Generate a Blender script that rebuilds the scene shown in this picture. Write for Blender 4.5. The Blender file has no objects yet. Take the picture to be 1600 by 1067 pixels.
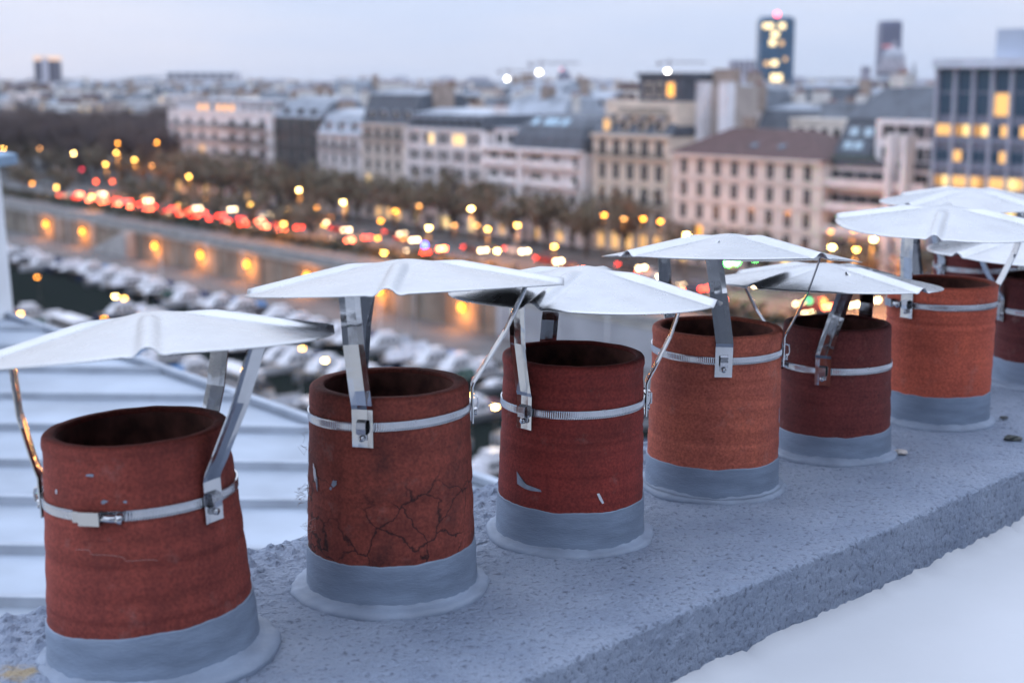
import bpy, bmesh, math, random
from math import sin, cos, tan, pi, radians as R, sqrt, atan2, exp, floor
from mathutils import Vector, Matrix, noise

random.seed(11)
SC = bpy.context.scene
COL = SC.collection

# ------------------------------------------------------------------ camera
CAM_Z = 0.69
PITCH = R(10.4)
FPX = 2222.2
cam_d = bpy.data.cameras.new('camera')
cam = bpy.data.objects.new('camera', cam_d)
COL.objects.link(cam)
cam.location = (0, 0, CAM_Z)
cam.rotation_euler = (pi / 2 - PITCH, 0, 0)
cam_d.lens = 50
cam_d.sensor_width = 36
cam_d.clip_start = 0.05
cam_d.clip_end = 60000
cam_d.dof.use_dof = True
cam_d.dof.focus_distance = 2.12
cam_d.dof.aperture_fstop = 4.1
SC.camera = cam

# ------------------------------------------------------------------ sky, sun, exposure
SUN_EL, SUN_AZ = R(9), R(338)            # low sun ahead, behind the cloud
w = bpy.data.worlds.new('World')
SC.world = w
w.use_nodes = True
nt = w.node_tree
nt.nodes.clear()
out = nt.nodes.new('ShaderNodeOutputWorld')
bg = nt.nodes.new('ShaderNodeBackground')
sky = nt.nodes.new('ShaderNodeTexSky')
sky.sky_type = 'NISHITA'
sky.sun_disc = False
sky.sun_elevation = SUN_EL
sky.sun_rotation = SUN_AZ
sky.dust_density = 1.0
bg.inputs['Strength'].default_value = 0.10
tc = nt.nodes.new('ShaderNodeTexCoord')
mp = nt.nodes.new('ShaderNodeMapping')
mp.inputs['Scale'].default_value = (1.0, 1.0, 4.5)
cn = nt.nodes.new('ShaderNodeTexNoise')
cn.inputs['Scale'].default_value = 3.2
cn.inputs['Detail'].default_value = 6
cn.inputs['Roughness'].default_value = 0.55
cr = nt.nodes.new('ShaderNodeValToRGB')          # thin even overcast, slightly bluer where it thins
cr.color_ramp.elements[0].position = 0.36
cr.color_ramp.elements[0].color = (6.6, 7.9, 10.4, 1)
cr.color_ramp.elements[1].position = 0.64
cr.color_ramp.elements[1].color = (8.1, 8.8, 10.6, 1)
mx = nt.nodes.new('ShaderNodeMix')
mx.data_type = 'RGBA'
mx.inputs['Factor'].default_value = 0.985
L = nt.links.new
L(tc.outputs['Generated'], mp.inputs['Vector'])
L(mp.outputs['Vector'], cn.inputs['Vector'])
L(cn.outputs['Fac'], cr.inputs['Fac'])
L(sky.outputs['Color'], mx.inputs['A'])
# dusk: the cloud is brightest toward the sunset and dims evenly toward the opposite side
dv = nt.nodes.new('ShaderNodeVectorMath'); dv.operation = 'DOT_PRODUCT'
dv.inputs[1].default_value = (sin(SUN_AZ), cos(SUN_AZ), 0.15)
dm = nt.nodes.new('ShaderNodeMapRange')
dm.inputs['From Min'].default_value = -1.0; dm.inputs['From Max'].default_value = 0.9
dm.inputs['To Min'].default_value = 0.88; dm.inputs['To Max'].default_value = 1.0
dk = nt.nodes.new('ShaderNodeVectorMath'); dk.operation = 'SCALE'
L(tc.outputs['Generated'], dv.inputs[0]); L(dv.outputs['Value'], dm.inputs['Value'])
# overcast sky: brightness rises from the horizon to the zenith as 1 + 2 sin(elevation)
sz = nt.nodes.new('ShaderNodeSeparateXYZ'); L(tc.outputs['Generated'], sz.inputs[0])
el = nt.nodes.new('ShaderNodeMapRange'); el.clamp = True
el.inputs['From Min'].default_value = 0.0; el.inputs['From Max'].default_value = 1.0
el.inputs['To Min'].default_value = 0.71; el.inputs['To Max'].default_value = 0.71 * 3.4
L(sz.outputs['Z'], el.inputs['Value'])
em = nt.nodes.new('ShaderNodeMath'); em.operation = 'MULTIPLY'
L(dm.outputs[0], em.inputs[0]); L(el.outputs[0], em.inputs[1])
L(cr.outputs['Color'], dk.inputs[0]); L(em.outputs[0], dk.inputs['Scale'])
L(dk.outputs[0], mx.inputs['B'])
L(mx.outputs['Result'], bg.inputs['Color'])
L(bg.outputs['Background'], out.inputs['Surface'])

sd = bpy.data.lights.new('sun', 'SUN')
sd.energy = 0.15
sd.angle = R(60)
sd.color = (1.0, 0.95, 0.92)
sun = bpy.data.objects.new('sun', sd)
COL.objects.link(sun)
sun_dir = Vector((sin(SUN_AZ) * cos(SUN_EL), cos(SUN_AZ) * cos(SUN_EL), sin(SUN_EL)))
sun.rotation_euler = sun_dir.to_track_quat('Z', 'Y').to_euler()

SC.view_settings.view_transform = 'Standard'
SC.view_settings.look = 'None'
SC.view_settings.exposure = 0.25
SC.view_settings.gamma = 1.0
SC.view_settings.use_curve_mapping = False
SC.render.engine = 'CYCLES'
cy = SC.cycles
cy.use_denoising = True
cy.use_adaptive_sampling = True
cy.adaptive_threshold = 0.02
cy.max_bounces = 6
cy.diffuse_bounces = 3
cy.glossy_bounces = 4
cy.transmission_bounces = 2
cy.volume_bounces = 0
cy.transparent_max_bounces = 6
cy.sample_clamp_indirect = 4.0
cy.caustics_reflective = False
cy.caustics_refractive = False

# ------------------------------------------------------------------ helpers
def ray(px, py):
    x, y = px - 800.0, py - 533.5
    c, s = cos(PITCH), sin(PITCH)
    return Vector((x, FPX * c - y * s, -(FPX * s + y * c)))

def at_z(px, py, z):
    d = ray(px, py)
    return Vector((0, 0, CAM_Z)) + d * ((z - CAM_Z) / d.z)

def at_y(px, py, Y):
    d = ray(px, py)
    return Vector((0, 0, CAM_Z)) + d * (Y / d.y)

class MB:
    def __init__(s):
        s.v, s.f, s.m, s.sm = [], [], [], []
    def add(s, vs, fs, mi=0, smooth=False):
        o = len(s.v)
        s.v += [tuple(p) for p in vs]
        for f in fs:
            s.f.append(tuple(i + o for i in f)); s.m.append(mi); s.sm.append(smooth)
        return s
    def box(s, x0, x1, y0, y1, z0, z1, mi=0):
        vs = [(x0,y0,z0),(x1,y0,z0),(x1,y1,z0),(x0,y1,z0),(x0,y0,z1),(x1,y0,z1),(x1,y1,z1),(x0,y1,z1)]
        return s.add(vs, [(3,2,1,0),(4,5,6,7),(0,1,5,4),(1,2,6,5),(2,3,7,6),(3,0,4,7)], mi)
    def frustum(s, b, t, z0, z1, mi=0):
        # b, t = (x0,x1,y0,y1)
        vs = [(b[0],b[2],z0),(b[1],b[2],z0),(b[1],b[3],z0),(b[0],b[3],z0),(t[0],t[2],z1),(t[1],t[2],z1),(t[1],t[3],z1),(t[0],t[3],z1)]
        return s.add(vs, [(3,2,1,0),(4,5,6,7),(0,1,5,4),(1,2,6,5),(2,3,7,6),(3,0,4,7)], mi)
    def lathe(s, prof, n, mi=0, smooth=True, closed=False, c=(0,0,0), fn=None):
        vs = []
        for k in range(n):
            a = 2 * pi * k / n
            for r, z in prof:
                if fn: r, z = fn(a, r, z)
                vs.append((c[0] + r * cos(a), c[1] + r * sin(a), c[2] + z))
        m = len(prof)
        fs = []
        for k in range(n):
            k2 = (k + 1) % n
            for j in range(m if closed else m - 1):
                j2 = (j + 1) % m
                fs.append((k*m+j, k2*m+j, k2*m+j2, k*m+j2))
        return s.add(vs, fs, mi, smooth)
    def tube(s, pts, r, n=6, mi=0):
        pts = [Vector(p) for p in pts]
        rs = r if isinstance(r, (list, tuple)) else [r] * len(pts)
        vs = []
        for i, p in enumerate(pts):
            d = (pts[min(i+1, len(pts)-1)] - pts[max(i-1, 0)]).normalized()
            up = Vector((0,0,1)) if abs(d.z) < 0.9 else Vector((1,0,0))
            a = d.cross(up).normalized(); b = a.cross(d)
            for k in range(n):
                t = 2*pi*k/n
                vs.append(p + (a*cos(t) + b*sin(t)) * rs[i])
        fs = []
        for i in range(len(pts)-1):
            for k in range(n):
                fs.append((i*n+k, i*n+(k+1)%n, (i+1)*n+(k+1)%n, (i+1)*n+k))
        fs.append(tuple(range(n))[::-1]); fs.append(tuple((len(pts)-1)*n + k for k in range(n)))
        return s.add(vs, fs, mi, True)
    def mesh(s, name, mats):
        me = bpy.data.meshes.new(name)
        me.from_pydata(s.v, [], s.f)
        for m in (mats if isinstance(mats, (list, tuple)) else [mats]):
            me.materials.append(m)
        me.polygons.foreach_set('material_index', s.m)
        me.polygons.foreach_set('use_smooth', s.sm)
        me.update()
        return me
    def build(s, name, mats, parent=None, loc=None):
        return link(name, s.mesh(name, mats), parent, loc)

def link(name, me, parent=None, loc=None, rz=None):
    o = bpy.data.objects.new(name, me)
    COL.objects.link(o)
    if parent is not None: o.parent = parent
    if loc is not None: o.location = loc
    if rz is not None: o.rotation_euler = (0, 0, rz)
    return o

def tag(o, label=None, cat=None, group=None, kind=None):
    if label: o['label'] = label
    if cat: o['category'] = cat
    if group: o['group'] = group
    if kind: o['kind'] = kind
    return o

def empty(name, loc=(0,0,0), rz=0.0):
    o = bpy.data.objects.new(name, None)
    COL.objects.link(o)
    o.location = loc
    o.rotation_euler = (0, 0, rz)
    o.empty_display_size = 0.1
    return o

def copy_tree(o, parent=None):
    c = o.copy()
    COL.objects.link(c)
    if parent is not None: c.parent = parent
    for ch in KIDS.get(o.name, []):
        copy_tree(ch, c)
    return c
KIDS = {}
def note_kids(root):
    for o in COL.objects:
        if o.parent is not None:
            l = KIDS.setdefault(o.parent.name, [])
            if o not in l: l.append(o)

# ------------------------------------------------------------------ materials
def mat(name, col=(0.5,0.5,0.5), rough=0.6, metal=0.0, var=0.0, vscale=4.0, bump=0.0, bscale=30.0, col2=None, emit=None, estr=0.0, spec=None, coord='Object', detail=5.0, stretch=None, world=False):
    m = bpy.data.materials.new(name)
    m.use_nodes = True
    n = m.node_tree; n.nodes.clear()
    o = n.nodes.new('ShaderNodeOutputMaterial')
    p = n.nodes.new('ShaderNodeBsdfPrincipled')
    n.links.new(p.outputs[0], o.inputs[0])
    p.inputs['Base Color'].default_value = (*col, 1)
    p.inputs['Roughness'].default_value = rough
    p.inputs['Metallic'].default_value = metal
    if spec is not None: p.inputs['Specular IOR Level'].default_value = spec
    if emit:
        p.inputs['Emission Color'].default_value = (*emit, 1)
        p.inputs['Emission Strength'].default_value = estr
    if var > 0 or col2 or bump > 0:
        if world:
            g = n.nodes.new('ShaderNodeNewGeometry'); vec = g.outputs['Position']
        else:
            t = n.nodes.new('ShaderNodeTexCoord'); vec = t.outputs[coord]
        if stretch:
            mpn = n.nodes.new('ShaderNodeMapping'); mpn.inputs['Scale'].default_value = stretch
            n.links.new(vec, mpn.inputs['Vector']); vec = mpn.outputs[0]
        if var > 0 or col2:
            nz = n.nodes.new('ShaderNodeTexNoise')
            nz.inputs['Scale'].default_value = vscale; nz.inputs['Detail'].default_value = detail
            n.links.new(vec, nz.inputs['Vector'])
            rp = n.nodes.new('ShaderNodeValToRGB')
            a = col2 if col2 else tuple(c * (1 - var) for c in col)
            b = col if col2 else tuple(min(1, c * (1 + var)) for c in col)
            rp.color_ramp.elements[0].position = 0.35; rp.color_ramp.elements[0].color = (*a, 1)
            rp.color_ramp.elements[1].position = 0.65; rp.color_ramp.elements[1].color = (*b, 1)
            n.links.new(nz.outputs['Fac'], rp.inputs['Fac'])
            n.links.new(rp.outputs[0], p.inputs['Base Color'])
        if bump > 0:
            nb = n.nodes.new('ShaderNodeTexNoise')
            nb.inputs['Scale'].default_value = bscale; nb.inputs['Detail'].default_value = 4
            n.links.new(vec, nb.inputs['Vector'])
            bp = n.nodes.new('ShaderNodeBump')
            bp.inputs['Strength'].default_value = bump; bp.inputs['Distance'].default_value = 0.002 if bscale > 20 else 0.02
            n.links.new(nb.outputs['Fac'], bp.inputs['Height'])
            n.links.new(bp.outputs[0], p.inputs['Normal'])
    return m

def emitter(name, col, strength):
    m = bpy.data.materials.new(name)
    m.use_nodes = True
    n = m.node_tree; n.nodes.clear()
    o = n.nodes.new('ShaderNodeOutputMaterial')
    e = n.nodes.new('ShaderNodeEmission')
    e.inputs[0].default_value = (*col, 1); e.inputs[1].default_value = strength
    n.links.new(e.outputs[0], o.inputs[0])
    m.cycles.emission_sampling = 'NONE'
    return m

def terracotta(name, base, dark, crack=0.0, soot=0.5, seed=0.0):
    m = bpy.data.materials.new(name)
    m.use_nodes = True
    n = m.node_tree; n.nodes.clear()
    def N(t, **k):
        x = n.nodes.new(t)
        for a, b in k.items(): setattr(x, a, b)
        return x
    l = n.links.new
    o = N('ShaderNodeOutputMaterial'); p = N('ShaderNodeBsdfPrincipled'); l(p.outputs[0], o.inputs[0])
    p.inputs['Roughness'].default_value = 0.78
    p.inputs['Specular IOR Level'].default_value = 0.3
    t = N('ShaderNodeTexCoord')
    mp = N('ShaderNodeMapping'); mp.inputs['Location'].default_value = (seed, seed*1.7, seed*0.6)
    l(t.outputs['Object'], mp.inputs[0])
    # broad mottling
    a = N('ShaderNodeTexNoise'); a.inputs['Scale'].default_value = 9; a.inputs['Detail'].default_value = 7; a.inputs['Roughness'].default_value = 0.62
    l(mp.outputs[0], a.inputs['Vector'])
    ra = N('ShaderNodeValToRGB'); ra.color_ramp.elements[0].position = 0.33; ra.color_ramp.elements[1].position = 0.68
    ra.color_ramp.elements[0].color = (*dark, 1); ra.color_ramp.elements[1].color = (*base, 1)
    l(a.outputs['Fac'], ra.inputs[0])
    # throwing rings: noise squeezed along z
    ms = N('ShaderNodeMapping'); ms.inputs['Scale'].default_value = (3, 3, 90); l(mp.outputs[0], ms.inputs[0])
    b = N('ShaderNodeTexNoise'); b.inputs['Scale'].default_value = 1.0; b.inputs['Detail'].default_value = 3; l(ms.outputs[0], b.inputs['Vector'])
    rb = N('ShaderNodeValToRGB'); rb.color_ramp.elements[0].position = 0.3; rb.color_ramp.elements[1].position = 0.6
    rb.color_ramp.elements[0].color = (0.80, 0.77, 0.76, 1); rb.color_ramp.elements[1].color = (1.06, 1.05, 1.04, 1)
    l(b.outputs['Fac'], rb.inputs[0])
    m1 = N('ShaderNodeMix', data_type='RGBA', blend_type='MULTIPLY'); m1.inputs['Factor'].default_value = 0.8
    l(ra.outputs[0], m1.inputs['A']); l(rb.outputs[0], m1.inputs['B'])
    # fine grain
    c = N('ShaderNodeTexNoise'); c.inputs['Scale'].default_value = 260; c.inputs['Detail'].default_value = 3; l(mp.outputs[0], c.inputs['Vector'])
    rc = N('ShaderNodeValToRGB'); rc.color_ramp.elements[0].position = 0.32; rc.color_ramp.elements[1].position = 0.7
    rc.color_ramp.elements[0].color = (0.55, 0.55, 0.58, 1); rc.color_ramp.elements[1].color = (1.2, 1.2, 1.2, 1)
    l(c.outputs['Fac'], rc.inputs[0])
    m2 = N('ShaderNodeMix', data_type='RGBA', blend_type='MULTIPLY'); m2.inputs['Factor'].default_value = 0.75
    l(m1.outputs['Result'], m2.inputs['A']); l(rc.outputs[0], m2.inputs['B'])
    col = m2.outputs['Result']
    # sparse dark pits and specks
    vo = N('ShaderNodeTexVoronoi'); vo.inputs['Scale'].default_value = 42; l(mp.outputs[0], vo.inputs['Vector'])
    rv = N('ShaderNodeValToRGB'); rv.color_ramp.elements[0].position = 0.035; rv.color_ramp.elements[1].position = 0.075
    rv.color_ramp.elements[0].color = (0.25, 0.22, 0.22, 1); rv.color_ramp.elements[1].color = (1, 1, 1, 1)
    l(vo.outputs['Distance'], rv.inputs[0])
    m3 = N('ShaderNodeMix', data_type='RGBA', blend_type='MULTIPLY'); m3.inputs['Factor'].default_value = 0.75
    l(col, m3.inputs['A']); l(rv.outputs[0], m3.inputs['B']); col = m3.outputs['Result']
    # soot patches
    s = N('ShaderNodeTexNoise'); s.inputs['Scale'].default_value = 15; s.inputs['Detail'].default_value = 9; s.inputs['Roughness'].default_value = 0.7
    l(mp.outputs[0], s.inputs['Vector'])
    rs = N('ShaderNodeValToRGB'); rs.color_ramp.elements[0].position = 0.52; rs.color_ramp.elements[1].position = 0.72
    rs.color_ramp.elements[0].color = (0, 0, 0, 1); rs.color_ramp.elements[1].color = (soot, soot, soot, 1)
    l(s.outputs['Fac'], rs.inputs[0])
    m4 = N('ShaderNodeMix', data_type='RGBA'); l(rs.outputs[0], m4.inputs['Factor']); l(col, m4.inputs['A']); m4.inputs['B'].default_value = (0.028, 0.016, 0.016, 1)
    col = m4.outputs['Result']
    mst = N('ShaderNodeMapping'); mst.inputs['Scale'].default_value = (26, 26, 2.2); l(mp.outputs[0], mst.inputs[0])
    st = N('ShaderNodeTexNoise'); st.inputs['Scale'].default_value = 1.0; st.inputs['Detail'].default_value = 6; l(mst.outputs[0], st.inputs['Vector'])
    rst = N('ShaderNodeValToRGB'); rst.color_ramp.elements[0].position = 0.55; rst.color_ramp.elements[1].position = 0.80
    rst.color_ramp.elements[0].color = (0, 0, 0, 1); rst.color_ramp.elements[1].color = (0.55, 0.55, 0.55, 1); l(st.outputs['Fac'], rst.inputs[0])
    m6 = N('ShaderNodeMix', data_type='RGBA'); l(rst.outputs[0], m6.inputs['Factor']); l(col, m6.inputs['A']); m6.inputs['B'].default_value = (dark[0] * 0.55, dark[1] * 0.6, dark[2] * 0.7, 1); col = m6.outputs['Result']
    bl = N('ShaderNodeTexNoise'); bl.inputs['Scale'].default_value = 22; bl.inputs['Detail'].default_value = 8; bl.inputs['Roughness'].default_value = 0.7
    mb2 = N('ShaderNodeMapping'); mb2.inputs['Location'].default_value = (5 + seed, 2, 7); l(t.outputs['Object'], mb2.inputs[0]); l(mb2.outputs[0], bl.inputs['Vector'])
    rbl = N('ShaderNodeValToRGB'); rbl.color_ramp.elements[0].position = 0.58; rbl.color_ramp.elements[1].position = 0.78
    rbl.color_ramp.elements[0].color = (0, 0, 0, 1); rbl.color_ramp.elements[1].color = (0.30, 0.30, 0.30, 1); l(bl.outputs['Fac'], rbl.inputs[0])
    m7 = N('ShaderNodeMix', data_type='RGBA'); l(rbl.outputs[0], m7.inputs['Factor']); l(col, m7.inputs['A']); m7.inputs['B'].default_value = (0.42, 0.30, 0.27, 1); col = m7.outputs['Result']
    hb = None
    if crack > 0:
        wn = N('ShaderNodeTexNoise'); wn.inputs['Scale'].default_value = 30; wn.inputs['Detail'].default_value = 4; l(mp.outputs[0], wn.inputs['Vector'])
        wm = N('ShaderNodeMix', data_type='RGBA', blend_type='LINEAR_LIGHT'); wm.inputs['Factor'].default_value = 0.022
        l(mp.outputs[0], wm.inputs['A']); l(wn.outputs['Color'], wm.inputs['B'])
        v = N('ShaderNodeTexVoronoi', feature='DISTANCE_TO_EDGE'); v.inputs['Scale'].default_value = 19; l(wm.outputs['Result'], v.inputs['Vector'])
        rk = N('ShaderNodeValToRGB'); rk.color_ramp.elements[0].position = 0.008; rk.color_ramp.elements[1].position = 0.035
        rk.color_ramp.elements[0].color = (1, 1, 1, 1); rk.color_ramp.elements[1].color = (0, 0, 0, 1)
        l(v.outputs['Distance'], rk.inputs[0])
        sx = N('ShaderNodeSeparateXYZ'); l(t.outputs['Object'], sx.inputs[0])
        zr = N('ShaderNodeMapRange'); zr.inputs['From Min'].default_value = 0.20; zr.inputs['From Max'].default_value = 0.16; l(sx.outputs['Z'], zr.inputs['Value'])
        pn = N('ShaderNodeTexNoise'); pn.inputs['Scale'].default_value = 8; l(mp.outputs[0], pn.inputs['Vector'])
        pr = N('ShaderNodeMapRange'); pr.inputs['From Min'].default_value = 0.33; pr.inputs['From Max'].default_value = 0.50; l(pn.outputs['Fac'], pr.inputs['Value'])
        mm = N('ShaderNodeMath', operation='MULTIPLY'); l(zr.outputs[0], mm.inputs[0]); l(pr.outputs[0], mm.inputs[1])
        mk = N('ShaderNodeMath', operation='MULTIPLY'); l(rk.outputs[0], mk.inputs[0]); l(mm.outputs[0], mk.inputs[1])
        mc = N('ShaderNodeMath', operation='MULTIPLY'); l(mk.outputs[0], mc.inputs[0]); mc.inputs[1].default_value = crack
        m5 = N('ShaderNodeMix', data_type='RGBA'); l(mc.outputs[0], m5.inputs['Factor']); l(col, m5.inputs['A']); m5.inputs['B'].default_value = (0.03, 0.014, 0.014, 1)
        col = m5.outputs['Result']; hb = mk
    l(col, p.inputs['Base Color'])
    h = N('ShaderNodeMath', operation='ADD'); l(c.outputs['Fac'], h.inputs[0]); l(b.outputs['Fac'], h.inputs[1])
    hh = h
    if hb:
        hh = N('ShaderNodeMath', operation='SUBTRACT'); l(h.outputs[0], hh.inputs[0]); l(hb.outputs[0], hh.inputs[1])
    bp = N('ShaderNodeBump'); bp.inputs['Strength'].default_value = 0.35; bp.inputs['Distance'].default_value = 0.0012
    l(hh.outputs[0], bp.inputs['Height']); l(bp.outputs[0], p.inputs['Normal'])
    return m

M = {}
M['pot_brown'] = terracotta('terracotta_brown_red', (0.354, 0.075, 0.052), (0.223, 0.046, 0.035), soot=0.25, seed=1.3)
M['pot_sooty'] = terracotta('terracotta_sooty', (0.339, 0.079, 0.053), (0.182, 0.042, 0.031), crack=0.9, soot=0.75, seed=4.1)
M['pot_red'] = terracotta('terracotta_red', (0.325, 0.049, 0.038), (0.207, 0.036, 0.028), soot=0.25, seed=7.7)
M['pot_orange'] = terracotta('terracotta_orange', (0.580, 0.150, 0.089), (0.388, 0.099, 0.069), soot=0.35, seed=9.2)
M['pot_maroon'] = terracotta('terracotta_maroon', (0.228, 0.050, 0.043), (0.136, 0.032, 0.029), soot=0.45, seed=12.4)
M['pot_bright'] = terracotta('terracotta_bright_orange', (0.684, 0.144, 0.079), (0.495, 0.104, 0.065), soot=0.12, seed=15.9)
M['pot_dark'] = terracotta('terracotta_dark', (0.165, 0.037, 0.034), (0.111, 0.026, 0.026), soot=0.4, seed=18.0)
M['soot'] = mat('soot_lining', (0.16, 0.06, 0.045), 0.9, var=0.5, vscale=30)
M['grey_paint'] = mat('grey_roof_paint', (0.225, 0.28, 0.365), 0.62, var=0.14, vscale=14, bump=0.45, bscale=120, stretch=(1, 1, 5))
M['grey_collar'] = mat('grey_paint_on_mortar', (0.25, 0.30, 0.385), 0.62, var=0.16, vscale=14, bump=0.6, bscale=70)
M['white_chip'] = mat('white_paint_chip', (0.62, 0.62, 0.66), 0.6, var=0.2, vscale=60)
M['grey_chip'] = mat('grey_paint_chip', (0.25, 0.29, 0.36), 0.6, var=0.2, vscale=60)
M['web'] = mat('cobweb_thread', (0.42, 0.36, 0.33), 0.8)

def steel(name, col, rough, wob, ws):
    m = mat(name, col, rough, 1.0)
    n = m.node_tree; p = [x for x in n.nodes if x.type == 'BSDF_PRINCIPLED'][0]
    t = n.nodes.new('ShaderNodeTexCoord')
    z = n.nodes.new('ShaderNodeTexNoise'); z.inputs['Scale'].default_value = ws; z.inputs['Detail'].default_value = 2
    n.links.new(t.outputs['Object'], z.inputs['Vector'])
    b = n.nodes.new('ShaderNodeBump'); b.inputs['Strength'].default_value = wob; b.inputs['Distance'].default_value = 0.004
    n.links.new(z.outputs['Fac'], b.inputs['Height']); n.links.new(b.outputs[0], p.inputs['Normal'])
    z3 = n.nodes.new('ShaderNodeTexNoise'); z3.inputs['Scale'].default_value = 13; z3.inputs['Detail'].default_value = 8; z3.inputs['Roughness'].default_value = 0.65
    n.links.new(t.outputs['Object'], z3.inputs['Vector'])
    r3 = n.nodes.new('ShaderNodeValToRGB'); r3.color_ramp.elements[0].position = 0.30; r3.color_ramp.elements[1].position = 0.56
    r3.color_ramp.elements[0].color = (col[0] * 0.88, col[1] * 0.875, col[2] * 0.87, 1); r3.color_ramp.elements[1].color = (*col, 1)
    n.links.new(z3.outputs['Fac'], r3.inputs[0]); n.links.new(r3.outputs[0], p.inputs['Base Color'])
    z2 = n.nodes.new('ShaderNodeTexNoise'); z2.inputs['Scale'].default_value = 55; z2.inputs['Detail'].default_value = 5
    n.links.new(t.outputs['Object'], z2.inputs['Vector'])
    r = n.nodes.new('ShaderNodeMapRange'); r.inputs['From Min'].default_value = 0.3; r.inputs['From Max'].default_value = 0.75
    r.inputs['To Min'].default_value = max(0.02, rough - 0.05); r.inputs['To Max'].default_value = rough + 0.06
    n.links.new(z2.outputs['Fac'], r.inputs['Value']); n.links.new(r.outputs[0], p.inputs['Roughness'])
    return m
M['hood'] = steel('galvanised_hood_sheet', (0.475, 0.478, 0.485), 0.30, 0.03, 7)
M['strap'] = steel('polished_steel_strap', (0.50, 0.51, 0.53), 0.10, 0.18, 26)
M['clamp'] = steel('hose_clamp_steel', (0.52, 0.53, 0.56), 0.24, 0.1, 60)

# ================================================================== THE CHIMNEY STACK
SD = Vector((0.7071, 0.7071, 0))           # along the stack
SN = Vector((0.7071, -0.7071, 0))          # out of its front face
S0 = at_z(613, 891, 0.0)                   # foot of the second pot
FRONT = 0.395
BACK = -0.225
FACE_H = 0.098

def stack_material():
    m = bpy.data.materials.new('grey_painted_render')
    m.use_nodes = True
    n = m.node_tree; p = n.nodes['Principled BSDF']; l = n.links.new
    g = n.nodes.new('ShaderNodeNewGeometry')
    a = n.nodes.new('ShaderNodeTexNoise'); a.inputs['Scale'].default_value = 5; a.inputs['Detail'].default_value = 8
    l(g.outputs['Position'], a.inputs['Vector'])
    r = n.nodes.new('ShaderNodeValToRGB'); r.color_ramp.elements[0].position = 0.3; r.color_ramp.elements[1].position = 0.7
    r.color_ramp.elements[0].color = (0.26, 0.315, 0.42, 1); r.color_ramp.elements[1].color = (0.36, 0.415, 0.52, 1)
    l(a.outputs['Fac'], r.inputs[0])
    v = n.nodes.new('ShaderNodeTexNoise'); v.inputs['Scale'].default_value = 115; v.inputs['Detail'].default_value = 5; v.inputs['Roughness'].default_value = 0.6
    l(g.outputs['Position'], v.inputs['Vector'])
    rv = n.nodes.new('ShaderNodeValToRGB'); rv.color_ramp.elements[0].position = 0.33; rv.color_ramp.elements[1].position = 0.45
    rv.color_ramp.elements[0].color = (0.36, 0.36, 0.38, 1); rv.color_ramp.elements[1].color = (1, 1, 1, 1)
    l(v.outputs['Fac'], rv.inputs[0])
    mm = n.nodes.new('ShaderNodeMix'); mm.data_type = 'RGBA'; mm.blend_type = 'MULTIPLY'; mm.inputs['Factor'].default_value = 0.8
    l(r.outputs[0], mm.inputs['A']); l(rv.outputs[0], mm.inputs['B'])
    s2 = n.nodes.new('ShaderNodeTexNoise'); s2.inputs['Scale'].default_value = 2.3; s2.inputs['Detail'].default_value = 9; s2.inputs['Roughness'].default_value = 0.68
    l(g.outputs['Position'], s2.inputs['Vector'])
    r2 = n.nodes.new('ShaderNodeValToRGB'); r2.color_ramp.elements[0].position = 0.36; r2.color_ramp.elements[1].position = 0.60
    r2.color_ramp.elements[0].color = (0.72, 0.74, 0.78, 1); r2.color_ramp.elements[1].color = (1.05, 1.05, 1.05, 1); l(s2.outputs['Fac'], r2.inputs[0])
    m2 = n.nodes.new('ShaderNodeMix'); m2.data_type = 'RGBA'; m2.blend_type = 'MULTIPLY'; m2.inputs['Factor'].default_value = 0.7
    l(mm.outputs['Result'], m2.inputs['A']); l(r2.outputs[0], m2.inputs['B'])
    q0 = at_z(20, 1052, 0.0)
    di = n.nodes.new('ShaderNodeVectorMath'); di.operation = 'DISTANCE'; di.inputs[1].default_value = (q0.x, q0.y, 0.0); l(g.outputs['Position'], di.inputs[0])
    nz = n.nodes.new('ShaderNodeTexNoise'); nz.inputs['Scale'].default_value = 55; nz.inputs['Detail'].default_value = 6; l(g.outputs['Position'], nz.inputs['Vector'])
    ad = n.nodes.new('ShaderNodeMath'); ad.operation = 'MULTIPLY_ADD'; ad.inputs[1].default_value = 0.07; l(nz.outputs['Fac'], ad.inputs[0]); l(di.outputs['Value'], ad.inputs[2])
    ms_ = n.nodes.new('ShaderNodeMapRange'); ms_.inputs['From Min'].default_value = 0.066; ms_.inputs['From Max'].default_value = 0.045; ms_.inputs['To Max'].default_value = 0.8; l(ad.outputs[0], ms_.inputs['Value'])
    m3 = n.nodes.new('ShaderNodeMix'); m3.data_type = 'RGBA'; l(ms_.outputs[0], m3.inputs['Factor']); l(m2.outputs['Result'], m3.inputs['A']); m3.inputs['B'].default_value = (0.46, 0.33, 0.15, 1)
    l(m3.outputs['Result'], p.inputs['Base Color'])
    p.inputs['Roughness'].default_value = 0.6
    p.inputs['Specular IOR Level'].default_value = 0.35
    b = n.nodes.new('ShaderNodeBump'); b.inputs['Strength'].default_value = 1.0; b.inputs['Distance'].default_value = 0.012
    l(v.outputs['Fac'], b.inputs['Height']); l(b.outputs[0], p.inputs['Normal'])
    return m
M['stack'] = stack_material()

def pebble(p, amp):
    a = noise.noise(p * 62.0)
    b = noise.noise(p * 120.0 + Vector((3, 1, 7)))
    c = noise.noise(p * 9.0 + Vector((11, 5, 2)))
    h = max(0.0, a - 0.05) * 1.5 + b * 0.35
    return h * amp + c * 0.002

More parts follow.
